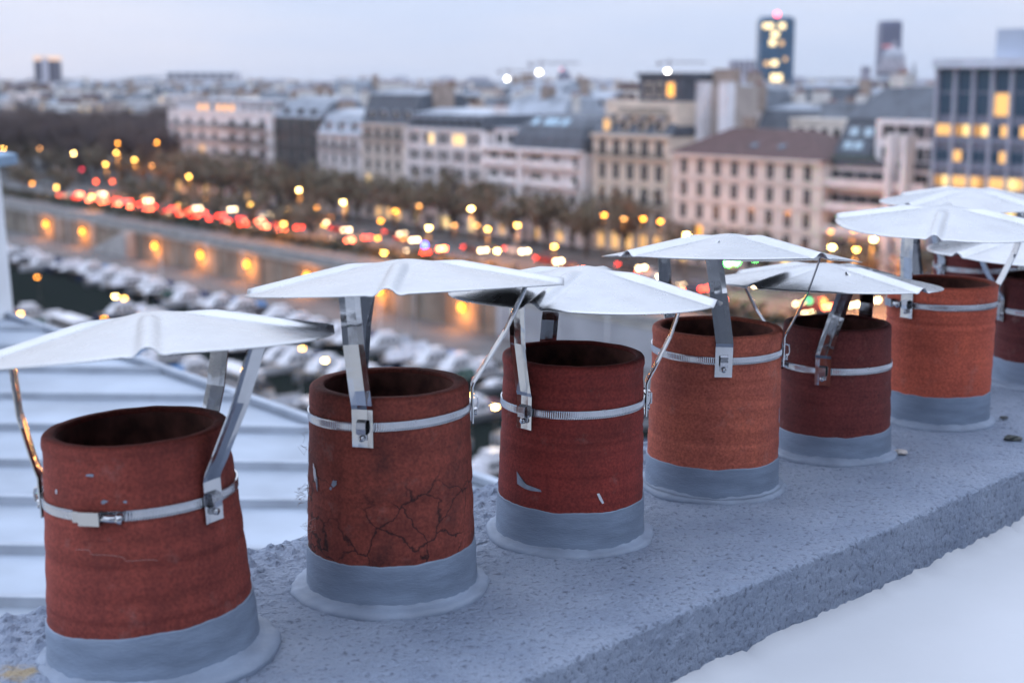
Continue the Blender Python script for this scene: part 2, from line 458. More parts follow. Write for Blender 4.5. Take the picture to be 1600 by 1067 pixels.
def build_stack():
    b = MB()
    prof = [(BACK, -0.35), (BACK, -0.12)]
    for k in range(5):
        prof.append((BACK, -0.10 + 0.02 * k))
    prof.append((BACK + 0.004, -0.006))
    x = BACK + 0.012
    while x < FRONT - 0.010:
        prof.append((x, 0.0)); x += 0.0046
    for k in range(6):
        a = k / 5 * pi / 2
        prof.append((FRONT - 0.007 + 0.007 * sin(a), -0.007 + 0.007 * cos(a)))
    z = -0.012
    while z > -0.16:
        prof.append((FRONT, z)); z -= 0.0046
    nl = 860
    l0, l1 = -0.95, 3.3
    vs = []
    for i in range(nl + 1):
        # finer near the camera
        t = i / nl
        s = l0 + (l1 - l0) * (0.62 * t + 0.38 * t * t)
        for d, z in prof:
            p = S0 + SD * s + SN * d
            p.z = z
            # rougher along the back of the top and on the front face
            top = z > -0.015
            back_w = max(0.0, min(1.0, (0.02 - d) / 0.22)) if top else 0.0
            amp = 0.003 + 0.009 * back_w if top else 0.006
            if FRONT - 0.008 < d: amp = 0.0035
            h = pebble(p, amp)
            q = p.copy()
            if d >= FRONT - 0.001: q += SN * h
            elif d <= BACK + 0.001: q -= SN * h
            else: q.z += h
            # gently wavy edges
            q += SN * 0.006 * noise.noise(Vector((s * 2.3, 4.0, 1.0 if d > 0 else 9.0)))
            vs.append(q)
    m = len(prof)
    fs = [(i*m+j, i*m+j+1, (i+1)*m+j+1, (i+1)*m+j) for i in range(nl) for j in range(m-1)]
    b.add(vs, fs, 0, True)
    o = b.build('chimney_stack', [M['stack']])
    tag(o, 'long grey painted chimney stack with rough pebbly top carrying the row of pots', 'chimney stack')
    # side block at the far end that carries the two pots of the rear row
    c = MB()
    q0 = S0 + SD * 1.62 + SN * (BACK - 0.46)
    ax = []
    for (s_, d_) in ((1.52, BACK - 0.42), (3.3, BACK - 0.42), (3.3, BACK - 0.012), (1.52, BACK - 0.012)):
        q = S0 + SD * s_ + SN * d_
        ax.append(q)
    vs = [(q.x, q.y, -0.35) for q in ax] + [(q.x, q.y, -0.004) for q in ax]
    c.add(vs, [(0,1,2,3)[::-1], (4,5,6,7), (0,1,5,4), (1,2,6,5), (2,3,7,6), (3,0,4,7)])
    k = c.build('stack_shoulder', [M['stack']], o)
build_stack()

# ------------------------------------------------------------------ chimney pots
def make_pot(name, label, base_px, z_rim, r0, r1, mname, thick, band, tilt=(0, 0), band_tilt=(0, 0), base=None, collar=1.17, chips=(), wob=1.0, collar_off=(0.0, 0.0), lip=0.003):
    p = base if base is not None else at_z(*base_px, 0.0)
    root = empty('chimney_pot', (p.x, p.y, 0.0))
    root.rotation_euler = (tilt[0], tilt[1], 0)
    tag(root, label, 'chimney pot', 'terracotta chimney pots along the stack')
    rnd = random.Random(int(r0 * 1e5) + int(z_rim * 1e4))
    grooves = [(rnd.uniform(0.06, z_rim - 0.03), rnd.uniform(0.0006, 0.0014)) for _ in range(5)]
    def rad(z):
        t = max(0.0, min(1.0, z / z_rim))
        r = r0 + (r1 - r0) * t ** 1.25
        for gz, ga in grooves:
            r -= ga * exp(-((z - gz) / 0.0022) ** 2)
        r += 0.0003 * sin(z * 170) * wob
        if z > z_rim - 0.018: r += lip * min(1, (z - z_rim + 0.018) / 0.006)
        return r
    prof = [(rad(0.0) - 0.001, -0.02)]
    nz = 90
    for k in range(nz + 1):
        z = (z_rim - 0.006) * k / nz
        prof.append((rad(z), z))
    re = rad(z_rim - 0.006)
    for k in range(1, 6):
        a = k / 5 * pi / 2
        prof.append((re - 0.006 + 0.006 * cos(a), z_rim - 0.006 + 0.006 * sin(a)))
    ri = re - thick
    for k in range(1, 6):
        a = k / 5 * pi / 2
        prof.append((ri + 0.005 - 0.005 * sin(a), z_rim - 0.005 + 0.005 * cos(a)))
    ph = rnd.uniform(0, 6)
    def fn(a, r, z):
        q = Vector((cos(a) * 2.2 + ph, sin(a) * 2.2, z * 7))
        rr = r + 0.0008 * wob * noise.noise(q)
        if z > z_rim - 0.02:
            z = z + 0.0007 * wob * noise.noise(Vector((cos(a) * 4 + ph, sin(a) * 4, 3)))
        return rr, z
    b = MB(); b.lathe(prof, 112, 0, True, fn=fn)
    b.build('body', [M[mname]], root)
    inn = MB()
    inn.lathe([(ri, z_rim - 0.0055), (ri - 0.001, z_rim * 0.7), (ri - 0.002, z_rim * 0.3), (ri - 0.004, 0.012), (0.0005, 0.010)], 64, 0, True, fn=fn)
    inn.build('flue_lining', [M['soot'] if mname != 'x' else M['soot']], root)
    # grey paint round the foot, its upper edge cut a little unevenly
    def bz(a):
        return band + band_tilt[0] * cos(a) + band_tilt[1] * sin(a) + 0.0022 * noise.noise(Vector((cos(a) * 3 + ph, sin(a) * 3, 1))) + 0.0012 * noise.noise(Vector((cos(a) * 11 + ph, sin(a) * 11, 5)))
    g = MB(); vs = []; n = 112; zs = [-0.02, 0.0, 0.15, 0.3, 0.45, 0.6, 0.75, 0.88, 0.97, 1.0, 1.0]
    for k in range(n):
        a = 2 * pi * k / n
        top = bz(a)
        for j, t in enumerate(zs):
            z = t * top if t > 0 else t
            r = rad(z) + (0.0016 if j < len(zs) - 1 else -0.001) + 0.0007 * noise.noise(Vector((cos(a) * 3, sin(a) * 3, z * 60 + ph)))
            if j < len(zs) - 1: r += 0.001 * max(0, 1 - z / 0.05)
            vs.append((r * cos(a), r * sin(a), z))
    m = len(zs)
    g.add(vs, [(k*m+j, ((k+1) % n)*m+j, ((k+1) % n)*m+j+1, k*m+j+1) for k in range(n) for j in range(m-1)], 0, True)
    g.build('painted_foot', [M['grey_paint']], root)
    # mortar collar
    rc = r0 * collar
    cprof = [(rc - 0.001, -0.012), (rc + 0.0015, 0.000), (rc + 0.001, 0.003), (rc - 0.002, 0.0065), (rc - 0.006, 0.008), (r0 + 0.007, 0.0085), (r0 + 0.004, 0.0095), (r0 + 0.0022, 0.012), (r0 - 0.004, 0.013)]
    def cf(a, r, z):
        e = noise.noise(Vector((cos(a) * 1.6 + ph * 2, sin(a) * 1.6, 8)))
        e2 = noise.noise(Vector((cos(a) * 6 + ph, sin(a) * 6, 8)))
        e3 = noise.noise(Vector((cos(a) * 14 + ph, sin(a) * 14, r * 60)))
        t = (r - r0) / max(1e-6, rc - r0)
        z += 0.0020 * e3 * (1 if z > 0 else 0)
        return r + max(0, t) * (0.006 * e + 0.003 * e2 + 0.001 * e3 + collar_off[0] * cos(a) + collar_off[1] * sin(a)), z * (1 + 0.18 * e) + 0.0008 * e2
    cb = MB(); cb.lathe(cprof, 112, 0, True, fn=cf)
    cb.build('mortar_collar', [M['grey_collar']], root)
    # old paint marks: polygons in (azimuth degrees, z), laid on the curved wall
    for nm, mk, pts in chips:
        c = MB()
        vs = []
        for az, z in pts:
            a = R(az); rr = rad(z) + 0.0012
            vs.append((rr * cos(a), rr * sin(a), z))
        cx = sum((Vector(v) for v in vs), Vector()) / len(vs)
        rr = sqrt(cx.x ** 2 + cx.y ** 2); k = (rad(cx.z) + 0.0016) / rr
        vs.append((cx.x * k, cx.y * k, cx.z))
        nn = len(pts)
        c.add(vs, [(i, (i + 1) % nn, nn) for i in range(nn)], 0, True)
        o = c.build(nm, [M[mk]], root)
    root['r_clamp'] = 0.0
    return root, rad, p

def blob(az, z, w, h, n=14, seed=0, slant=0.0):
    r = random.Random(seed)
    pts = []
    for k in range(n):
        a = 2 * pi * k / n
        s = r.uniform(0.55, 1.0)
        x, y = cos(a) * s, sin(a) * s
        pts.append((az + w * (x + slant * y), z + h * y))
    return pts

BR = R
POTS = {}
POTS[1] = make_pot('p', 'brown red chimney pot leaning left at the near left end of the row', (243, 1012), 0.283, 0.1260, 0.1070, 'pot_brown', 0.017, 0.060,
                   tilt=(R(0), R(-2.2)), band_tilt=(0.006, -0.002), collar=1.14, wob=1.4, collar_off=(0.008, -0.006), lip=0.002,
                   chips=[('paint_speck', 'grey_chip', blob(-104, 0.252, 3.5, 0.0022, 12, 1)), ('paint_speck', 'grey_chip', blob(-96, 0.222, 2.2, 0.003, 12, 2, 0.5)),
                          ('paint_speck', 'grey_chip', blob(-86, 0.208, 2.0, 0.002, 12, 3)), ('paint_speck', 'white_chip', blob(-131, 0.229, 1.2, 0.004, 10, 4)), ('paint_speck', 'grey_chip', blob(-84, 0.221, 1.4, 0.0018, 10, 5))])
POTS[2] = make_pot('p', 'cracked sooty terracotta pot with pale scuffs, second from the left', (613, 911), 0.2875, 0.1163, 0.1076, 'pot_sooty', 0.0205, 0.066,
                   band_tilt=(0.002, 0.002), collar=1.17, wob=1.2, collar_off=(-0.002, -0.002), lip=0.0,
                   chips=[('paint_scuff', 'white_chip', blob(-149, 0.176, 2.6, 0.015, 22, 6, -0.7)), ('paint_scuff', 'grey_chip', blob(-145, 0.163, 1.6, 0.012, 18, 16, -0.6)), ('paint_scuff', 'grey_chip', blob(-126, 0.17, 3.5, 0.007, 12, 7, 0.3)), ('paint_scuff', 'grey_chip', blob(-129, 0.163, 1.5, 0.003, 10, 8))])
POTS[3] = make_pot('p', 'deep red chimney pot with a grey paint chip, third from the left', (890, 831), 0.284, 0.1128, 0.1058, 'pot_red', 0.0135, 0.067,
                   tilt=(R(0.5), R(0.8)), band_tilt=(-0.001, 0.001), collar=1.145, lip=0.002,
                   chips=[('paint_chip', 'grey_chip', [(-139, 0.118), (-136.5, 0.113), (-133, 0.106), (-128, 0.102), (-122, 0.100), (-116, 0.098), (-115, 0.095), (-124, 0.094), (-130, 0.095), (-138, 0.099)]),
                          ('paint_chip', 'white_chip', [(-72.5, 0.095), (-70.5, 0.0955), (-68.5, 0.088), (-66.5, 0.080), (-68, 0.079), (-70.5, 0.086)])])
POTS[4] = make_pot('p', 'dull orange chimney pot with brown shoulder, fourth from the left', (1111, 756), 0.279, 0.1130, 0.1090, 'pot_orange', 0.0165, 0.056,
                   tilt=(R(0.3), R(0.8)), band_tilt=(0.001, -0.002), collar=1.11, lip=0.001,
                   chips=[('paint_haze', 'grey_chip', blob(-22, 0.135, 1.6, 0.022, 14, 9, -0.2))])
POTS[5] = make_pot('p', 'short dark maroon chimney pot between the dull orange pot and the bright orange pot', (1300, 703), 0.247, 0.1060, 0.0980, 'pot_maroon', 0.013, 0.053,
                   band_tilt=(0.004, 0.002), collar=1.15, lip=0.0)
POTS[6] = make_pot('p', 'bright orange chimney pot, the cleanest of the row', (1461, 653), 0.287, 0.1050, 0.1090, 'pot_bright', 0.014, 0.066, collar=1.13, lip=0.0)
P7 = S0 + SD * 1.90 + SN * 0.075
POTS[7] = make_pot('p', 'dark maroon chimney pot cut by the right edge of the picture', None, 0.250, 0.1050, 0.101, 'pot_dark', 0.014, 0.06, base=P7, collar=1.2)
P8 = Vector((1.185, 3.60, 0))
POTS[8] = make_pot('p', 'dark maroon pot mostly hidden behind the bright orange pot', None, 0.262, 0.1085, 0.106, 'pot_maroon', 0.014, 0.05, base=P8, collar=1.15)
P9 = P8 + SD * 0.47
POTS[9] = make_pot('p', 'maroon pot of the rear row behind the caps at the right edge', None, 0.262, 0.1085, 0.106, 'pot_dark', 0.014, 0.05, base=P9, collar=1.15)

# ------------------------------------------------------------------ steel rain caps
def make_cap(idx, label, z_clamp, legs, centre, Rr=0.217, hh=0.036, tilt=(0, 0), spin=45.0, screw=None, k=0.30, clamp_tilt=(0, 0), kink=0.03):
    root_pot, rad, p = POTS[idx]
    off = -math.degrees(atan2(p.x, p.y))          # azimuths above are relative to the line of sight
    lo_ = 0.0 if idx in (1, 6) else off
    legs = [(a + lo_, b + lo_, r) for a, b, r in legs]
    spin += off
    if screw is not None: screw += off
    root = empty('rain_cap', (p.x, p.y, z_clamp))
    tag(root, label, 'rain cap', 'steel rain caps strapped to the chimney pots')
    tp = root_pot.rotation_euler
    shift = Vector((z_clamp * tan(tp.y), -z_clamp * tan(tp.x), 0))     # follow the lean of the pot
    root.location += shift
    root.rotation_euler = (tp.x, tp.y, 0)
    rc = rad(z_clamp)
    inv = Matrix.Translation(root.location) @ root.rotation_euler.to_matrix().to_4x4()
    inv = inv.inverted()
    # ---- hood
    C = inv @ Vector(centre)
    TM = Matrix.Translation(C) @ Matrix.Rotation(tilt[0], 4, 'X') @ Matrix.Rotation(tilt[1], 4, 'Y')
    sp = R(spin)
    rn = random.Random(idx * 7)
    quirk = [rn.uniform(-0.004, 0.004) for _ in range(4)]
    def hz(r, th):
        a = (th - sp) % (pi / 2)
        q = int(((th - sp) % (2 * pi)) // (pi / 2))
        phi = a - pi / 4
        m = 1 + (cos(phi) / cos(pi / 4) - 1) * k
        rho = r / Rr
        z = hh - hh * m * (sqrt(rho * rho + 0.012) - sqrt(0.012)) / (sqrt(1.012) - sqrt(0.012))
        z += quirk[q] * rho * (cos(2 * phi))
        da = min(a, pi / 2 - a)
        d = r * sin(da)
        wv = 0.0125
        fade = max(0.0, min(1.0, (r - 0.035) / 0.04))
        if d < wv and da < pi / 4:
            z += 0.0080 * fade * (1 - (d / wv) ** 2)
        elif d < wv * 1.9 and da < pi / 4:
            z -= 0.0012 * fade * sin(pi * (d - wv) / (0.9 * wv))
        return z
    nr, nth = 22, 288
    t = 0.0011
    vs = []
    b = MB()
    for top in (1, 0):
        vs.append(TM @ Vector((0, 0, hz(0.0, sp + 0.3) - (0 if top else t))))
        for j in range(1, nr + 1):
            for i in range(nth):
                th = 2 * pi * i / nth
                r = Rr * (j / nr)
                vs.append(TM @ Vector((r * cos(th), r * sin(th), hz(r, th) - (0 if top else t))))
    half = 1 + nr * nth
    fs = []
    for s_, off in ((1, 0), (-1, half)):
        for i in range(nth):
            i2 = (i + 1) % nth
            f = (off, off + 1 + i, off + 1 + i2)
            fs.append(f if s_ > 0 else f[::-1])
            for j in range(nr - 1):
                f = (off+1+j*nth+i, off+1+(j+1)*nth+i, off+1+(j+1)*nth+i2, off+1+j*nth+i2)
                fs.append(f if s_ > 0 else f[::-1])
    o1 = 1 + (nr - 1) * nth
    b.add(vs, fs, 0, True)
    nb = len(b.v)
    b.f += [(o1 + i, half + o1 + i, half + o1 + (i + 1) % nth, o1 + (i + 1) % nth) for i in range(nth)]
    b.m += [0] * nth; b.sm += [False] * nth
    b.build('hood', [M['hood']], root)
    # ---- clamp band, finely notched
    cl = MB(); n = 420; vs = []
    for i in range(n):
        a = 2 * pi * i / n
        dz = clamp_tilt[0] * cos(a) + clamp_tilt[1] * sin(a)
        e = 0.0005 if i % 2 else 0.0
        for (rr, z) in ((rc + 0.0004, -0.006), (rc + 0.0024, -0.006), (rc + 0.0024 - e, -0.003), (rc + 0.0024 - e, 0.003), (rc + 0.0024, 0.006), (rc + 0.0004, 0.006)):
            vs.append((rr * cos(a), rr * sin(a), z + dz))
    cl.add(vs, [(i*6+j, ((i+1) % n)*6+j, ((i+1) % n)*6+(j+1) % 6, i*6+(j+1) % 6) for i in range(n) for j in range(6)], 0, False)
    band = cl.build('clamp_band', [M['clamp']], root)
    if screw is not None:
        a = R(screw)
        sm = MB()
        sm.box(-0.013, 0.013, 0.002, 0.013, -0.008, 0.008)
        sm.tube([(-0.034, 0.0085, 0.0), (-0.012, 0.0085, 0.0)], [0.0045, 0.0045], 10)
        sm.tube([(-0.040, 0.0085, 0.0), (-0.034, 0.0085, 0.0)], [0.0068, 0.0068], 6)
        sm.box(0.012, 0.024, 0.002, 0.006, -0.0065, 0.0065)
        so = sm.build('worm_screw', [M['strap']], band, (rc * cos(a), rc * sin(a), clamp_tilt[0] * cos(a) + clamp_tilt[1] * sin(a)))
        so.rotation_euler = (0, 0, a - pi / 2)
    # ---- legs
    W = 0.0142
    for (az, az_top, r_top) in legs:
        a = R(az); at = R(az_top)
        e = Vector((cos(a), sin(a), 0)); tg = Vector((-sin(a), cos(a), 0))
        dzc = clamp_tilt[0] * cos(a) + clamp_tilt[1] * sin(a)
        et = Vector((cos(at), sin(at), 0))
        topl = Vector((C.x, C.y, 0)) + et * r_top
        # hood underside height over that point
        ti = TM.inverted()
        zt = C.z
        for _ in range(6):
            q = ti @ Vector((topl.x, topl.y, zt))
            zz = hz(sqrt(q.x ** 2 + q.y ** 2), atan2(q.y, q.x))
            zt = (TM @ Vector((q.x, q.y, zz - 0.003))).z
        top = Vector((topl.x, topl.y, zt))
        fl = top - (Vector((top.x, top.y, 0)) - Vector((C.x, C.y, 0))).normalized() * -0.02
        q = ti @ Vector((fl.x, fl.y, zt))
        fl = TM @ Vector((q.x, q.y, hz(sqrt(q.x ** 2 + q.y ** 2), atan2(q.y, q.x)) - 0.0025))
        kz = kink
        pts = [e * (rc + 0.0045) + Vector((0, 0, dzc - 0.026)), e * (rc + 0.0045) + Vector((0, 0, dzc + kz * 0.8)), e * (rc + 0.0065) + Vector((0, 0, dzc + kz)), ]
        d = top - pts[-1]
        pts += [pts[-1] + d * f + e * (0.006 * sin(pi * f)) for f in (0.12, 0.5, 0.9)] + [top, fl]
        lm = MB(); vs = []
        npt = len(pts)
        for i, q in enumerate(pts):
            dr = (pts[min(i + 1, npt - 1)] - pts[max(i - 1, 0)]).normalized()
            tt = tg if i < 3 else (tg - dr * tg.dot(dr)).normalized()
            nn = dr.cross(tt).normalized()
            if nn.dot(e) < 0 and i < npt - 1: nn = -nn
            dish = 0.0010 if 2 < i < npt - 2 else 0.0006
            for (sx, sn) in ((-1, 0.0009), (-0.45, 0.0009 - dish), (0.45, 0.0009 - dish), (1, 0.0009), (1, -0.0009), (0.45, -0.0009 - dish), (-0.45, -0.0009 - dish), (-1, -0.0009)):
                vs.append(q + tt * (W * sx) + nn * sn)
        fs = [(i*8+j, i*8+(j+1) % 8, (i+1)*8+(j+1) % 8, (i+1)*8+j) for i in range(npt-1) for j in range(8)]
        fs += [tuple(range(8)), tuple((npt-1)*8 + j for j in range(8))[::-1]]
        lm.add(vs, fs, 0, False)
        leg = lm.build('leg', [M['strap']], root)
        # bent clip and bolt that hold the strap under the band
        c = MB()
        def P(s_, r_, z_): return tg * s_ + e * (rc + r_) + Vector((0, 0, dzc + z_))
        prof = [(0.0065, -0.016), (0.0065, -0.009), (0.0125, -0.007), (0.0135, 0.0), (0.0125, 0.0085), (0.0065, 0.0105)]
        vs = [P(s_, r_, z_) for (r_, z_) in prof for s_ in (-0.0062, 0.0062)] + [P(s_, r_ - 0.0016, z_) for (r_, z_) in prof for s_ in (-0.0062, 0.0062)]
        fs = []
        nn = len(prof)
        for i in range(nn - 1):
            fs.append((2*i, 2*i+1, 2*i+3, 2*i+2)); fs.append((2*nn+2*i+2, 2*nn+2*i+3, 2*nn+2*i+1, 2*nn+2*i))
            fs.append((2*i, 2*i+2, 2*nn+2*i+2, 2*nn+2*i)); fs.append((2*i+1, 2*nn+2*i+1, 2*nn+2*i+3, 2*i+3))
        c.add(vs, fs, 0, False)
        c.build('clip', [M['clamp']], leg)
        bo = MB()
        bo.tube([P(0, 0.006, -0.0135), P(0, 0.0105, -0.0135)], 0.0042, 8)
        bo.build('bolt', [M['strap']], leg)
    return root

def cpt(px, py, Y):
    v = at_y(px, py, Y); return v
def pY(i): return POTS[i][2].y
make_cap(1, 'steel rain cap on the leaning brown red pot, nearest at the left edge', 0.205, [(185, 185, 0.165), (62, 70, 0.15), (-32, -14, 0.14)], cpt(240, 546, pY(1)), 0.215, 0.046, (R(-8.0), R(-3.4)), -2, k=0.12, screw=-118, clamp_tilt=(0.0, 0.0))
make_cap(2, 'steel rain cap on the cracked sooty pot, second from the left', 0.251, [(-108, -126, 0.125), (112, 112, 0.14), (2, -2, 0.165)], cpt(634, 452, pY(2)), 0.213, 0.041, (R(-6.6), R(-2.0)), -7, k=0.10, clamp_tilt=(0.004, 0.0))
make_cap(3, 'steel rain cap on the deep red pot, tucked under its left neighbour', 0.213, [(-129, -133, 0.145), (112, 112, 0.12), (3, 3, 0.15)], cpt(914, 461, pY(3)), 0.206, 0.044, (R(-2.6), R(0.8)), -22, k=0.15, screw=8, clamp_tilt=(0.002, 0.0))
make_cap(4, 'steel rain cap on the dull orange pot beside a green traffic light glow', 0.243, [(-84, -112, 0.085), (-4, -4, 0.15), (135, 140, 0.15)], cpt(1141, 402, pY(4)), 0.217, 0.040, (R(-7.6), R(0.0)), -50, k=0.12, clamp_tilt=(0.001, 0.003))
make_cap(5, 'low steel rain cap on the short maroon pot', 0.172, [(-102, -58, 0.085), (62, 52, 0.12), (178, 176, 0.16)], cpt(1291, 442, pY(5)), 0.210, 0.037, (R(-2.8), R(1.2)), -37, k=0.12, screw=-168, clamp_tilt=(0.001, 0.0))
make_cap(6, 'steel rain cap on the bright orange pot', 0.248, [(-143, -138, 0.125), (2, 0, 0.165), (100, 100, 0.14)], cpt(1474, 349, pY(6)), 0.214, 0.036, (R(3.0), R(0.5)), -4, k=0.2, screw=-150)
make_cap(7, 'low steel rain cap on the dark maroon pot at the right edge', 0.174, [(-150, -150, 0.12), (-20, -15, 0.14), (95, 95, 0.14)], cpt(1602, 390, P7.y), 0.217, 0.036, (R(1.0), R(0.0)), 50)
make_cap(8, 'steel rain cap of the rear row on the pot hidden behind the bright orange pot', 0.225, [(-140, -140, 0.13), (-20, -20, 0.13), (100, 100, 0.13)], cpt(1515, 316, P8.y), 0.222, 0.037, (R(0.5), R(0.5)), 50)
make_cap(9, 'rearmost steel rain cap cut by the right edge of the picture', 0.225, [(-140, -140, 0.13), (-20, -20, 0.13), (100, 100, 0.13)], cpt(1688, 318, P9.y), 0.222, 0.037, (R(0.5), R(0.5)), 30)

# ------------------------------------------------------------------ white roof in front of the stack
def build_white_roof():
    m = mat('white_roof_coating', (0.50, 0.51, 0.53), 0.5, var=0.07, vscale=1.6, bump=0.25, bscale=60, world=True, detail=9)
    b = MB(); vs = []
    ns, nd = 420, 26
    for i in range(ns + 1):
        s = -1.4 + 4.9 * i / ns
        edge = FRONT - 0.02 
        for j in range(nd + 1):
            t = j / nd
            d = edge + 2.6 * t ** 2.2
            p = S0 + SD * s + SN * d
            up = 0.016 * exp(-max(0, d - FRONT) / 0.014)           # coating turned up against the stack
            up *= 0.75 + 0.6 * noise.noise(Vector((s * 14, 0, 3))) + 0.5 * noise.noise(Vector((s * 55, 0, 9)))
            z = -FACE_H - 0.004 + up + 0.004 * noise.noise(Vector((p.x * 1.7, p.y * 1.7, 0))) - 0.02 * t
            vs.append((p.x, p.y, z))
    m_ = nd + 1
    b.add(vs, [(i*m_+j, (i+1)*m_+j, (i+1)*m_+j+1, i*m_+j+1)[::-1] for i in range(ns) for j in range(nd)], 0, True)
    o = b.build('white_roof', [m])
    tag(o, 'smooth white coated roof in front of the grey chimney stack', 'roof')
build_white_roof()

# debris and marks on the stack
def crumb(px, py, size, colr, label, sc=(1, 1, 0.4), z=0.002):
    p = at_z(px, py, z)
    bm = bmesh.new(); bmesh.ops.create_icosphere(bm, subdivisions=2, radius=size)
    rn = random.Random(int(px))
    for v in bm.verts:
        v.co *= rn.uniform(0.65, 1.15); v.co.x *= sc[0]; v.co.y *= sc[1]; v.co.z *= sc[2]
    me = bpy.data.meshes.new('debris_crumb'); bm.to_mesh(me); bm.free()
    me.materials.append(mat('crumb_' + str(int(px)), colr, 0.85, var=0.3, vscale=80))
    o = link('debris_crumb', me, None, p)
    tag(o, label, 'debris')
crumb(1408, 706, 0.011, (0.50, 0.45, 0.42), 'pale flake of mortar beside the foot of the short maroon pot', (1.4, 1, 0.5), 0.006)
crumb(1583, 684, 0.012, (0.07, 0.075, 0.07), 'dark clump of moss on the stack near the right edge', (1.6, 1, 0.5), 0.006)
crumb(1568, 652, 0.007, (0.08, 0.08, 0.08), 'small dark crumb on the stack near the dark maroon pot', (1.5, 1, 0.5), 0.006)

def cobwebs():
    rn = random.Random(21)
    for (idx, az0, z0, label) in ((2, -172, 0.22, 'torn cobweb hanging off the left side of the cracked sooty pot'), (1, -92, 0.175, 'loose fibre stuck to the front of the leaning brown red pot')):
        root, rad, p = POTS[idx]
        b = MB()
        if idx == 2:
            for k in range(16):
                a = R(az0 + rn.uniform(-9, 22)); z = z0 + rn.uniform(-0.13, 0.03)
                pts = []
                for j in range(8):
                    a += R(rn.uniform(-7, 6)); z += rn.uniform(-0.012, 0.009)
                    off = rn.uniform(0.001, 0.02) if k < 9 else 0.0016
                    r = rad(z) + off
                    pts.append((p.x + r*cos(a), p.y + r*sin(a), z))
                b.tube(pts, 0.00022, 3)
        else:
            pts = []
            for j in range(26):
                t = j / 25
                a = R(-116 + 44 * t + 3 * sin(t * 14)); z = 0.163 + 0.010 * noise.noise(Vector((t * 3.2, 7, 0))) * 2.2 - 0.01 * t
                r = rad(z) + 0.0014
                pts.append((p.x - 0.006 + r*cos(a), p.y + r*sin(a), z))
            b.tube(pts, 0.0002, 3)
        o = b.build('cobweb' if idx == 2 else 'fibre', [M['web']])
        tag(o, label, 'cobweb' if idx == 2 else 'fibre')
cobwebs()

# ================================================================== OWN BUILDING: zinc roof beyond the stack
ZR = -0.62
M['zinc'] = mat('zinc_sheet', (0.30, 0.345, 0.41), 0.5, 0.3, var=0.16, vscale=2.2, bump=0.12, bscale=7)
M['zinc_dark'] = mat('weathered_zinc', (0.30, 0.335, 0.39), 0.6, 0.1, var=0.15, vscale=5)
def build_zinc_roof():
    A = at_z(20, 500, ZR); B = at_z(480, 662, ZR)
    dirE = (B - A); dirE.z = 0; dirE.normalize()
    # roof polygon: right-hand free edge runs A -> B -> under the stack
    root = empty('zinc_roof', (A.x, A.y, ZR))
    tag(root, 'pale blue zinc roof with standing seams behind the leaning pot', 'roof')
    seam_dir = Vector((1, -0.045, 0)).normalized()
    seam_n = Vector((0.045, 1, 0)).normalized()
    # seams at positions along seam_n through px (40, y)
    ys = []
    for py in (1040, 945, 863, 786, 727, 671, 622, 580, 546, 517):
        q = at_z(40, py, ZR); ys.append(q.dot(seam_n))
    def edge_x(c):
        # point of the free edge with q.dot(seam_n) = c
        t = (c - A.dot(seam_n)) / dirE.dot(seam_n)
        return A + dirE * t
    ys = [ys[0] - 0.6] + ys + [ys[-1] + 0.45]
    for i in range(len(ys) - 1):
        c0, c1 = ys[i], ys[i + 1]
        e0, e1 = edge_x(c0), edge_x(c1)
        vs = []
        L0 = 5.5
        nseg = 14
        mb = MB()
        for k in range(nseg + 1):
            t = k / nseg
            for e, cc in ((e0, c0), (e1, c1)):
                q = e - seam_dir * (L0 * t)
                vs.append((q.x - A.x, q.y - A.y, 0.003 * noise.noise(Vector((q.x * 1.3, q.y * 2.1, 4)))))
        mb.add(vs, [(2*k, 2*k+1, 2*k+3, 2*k+2) for k in range(nseg)], 0, True)
        mb.build('tray', [M['zinc']], root)
        # batten cap between trays
        if i > 0:
            s = MB(); vs = []
            for k in range(2):
                q = e0 - seam_dir * (L0 * k)
                for (d, z) in ((-0.022, -0.01), (-0.014, 0.026), (0.014, 0.026), (0.022, -0.01)):
                    r = q + seam_n * d
                    vs.append((r.x - A.x, r.y - A.y, z))
            s.add(vs, [(0,4,5,1), (1,5,6,2), (2,6,7,3), (0,1,2,3)])
            s.build('batten', [M['zinc_dark']], root)
    # gutter lip along the free edge
    g = MB(); vs = []
    e0, e1 = edge_x(ys[0]), edge_x(ys[-1])
    nE = Vector((-dirE.y, dirE.x, 0))
    if nE.x < 0: nE = -nE
    for e in (e0, e1):
        for (d, z) in ((-0.01, 0.004), (-0.01, 0.03), (0.03, 0.03), (0.05, -0.12), (0.03, -0.12)):
            r = e + nE * d
            vs.append((r.x - A.x, r.y - A.y, z))
    g.add(vs, [(j, j+1, j+6, j+5) for j in range(4)])
    g.build('eaves_strip', [M['zinc_dark']], root)
    return A, B, edge_x, ys, nE
RA, RB, EDGE, YS, NE = build_zinc_roof()

# white rendered flue at the left edge of that roof
def left_flue():
    p = at_z(12, 505, ZR)
    root = empty('white_flue', (p.x - 0.37, p.y, ZR - 0.05))
    tag(root, 'white rendered flue with a blue grey cap at the left edge', 'flue')
    h = at_y(6, 262, p.y).z - ZR + 0.05
    mb = MB(); mb.frustum((-0.34, 0.30, -0.22, 0.30), (-0.34, 0.28, -0.22, 0.28), 0.0, h)
    mb.build('shaft', [mat('white_render', (0.78, 0.80, 0.84), 0.7, var=0.06, vscale=4, bump=0.2, bscale=25)], root)
    c = MB(); c.box(-0.42, 0.355, -0.30, 0.36, h, h + 0.055); c.frustum((-0.42, 0.355, -0.30, 0.36), (-0.3, 0.25, -0.18, 0.24), h + 0.055, h + 0.085)
    c.build('capstone', [mat('blue_grey_capstone', (0.20, 0.30, 0.42), 0.6, var=0.1, vscale=5)], root)
left_flue()

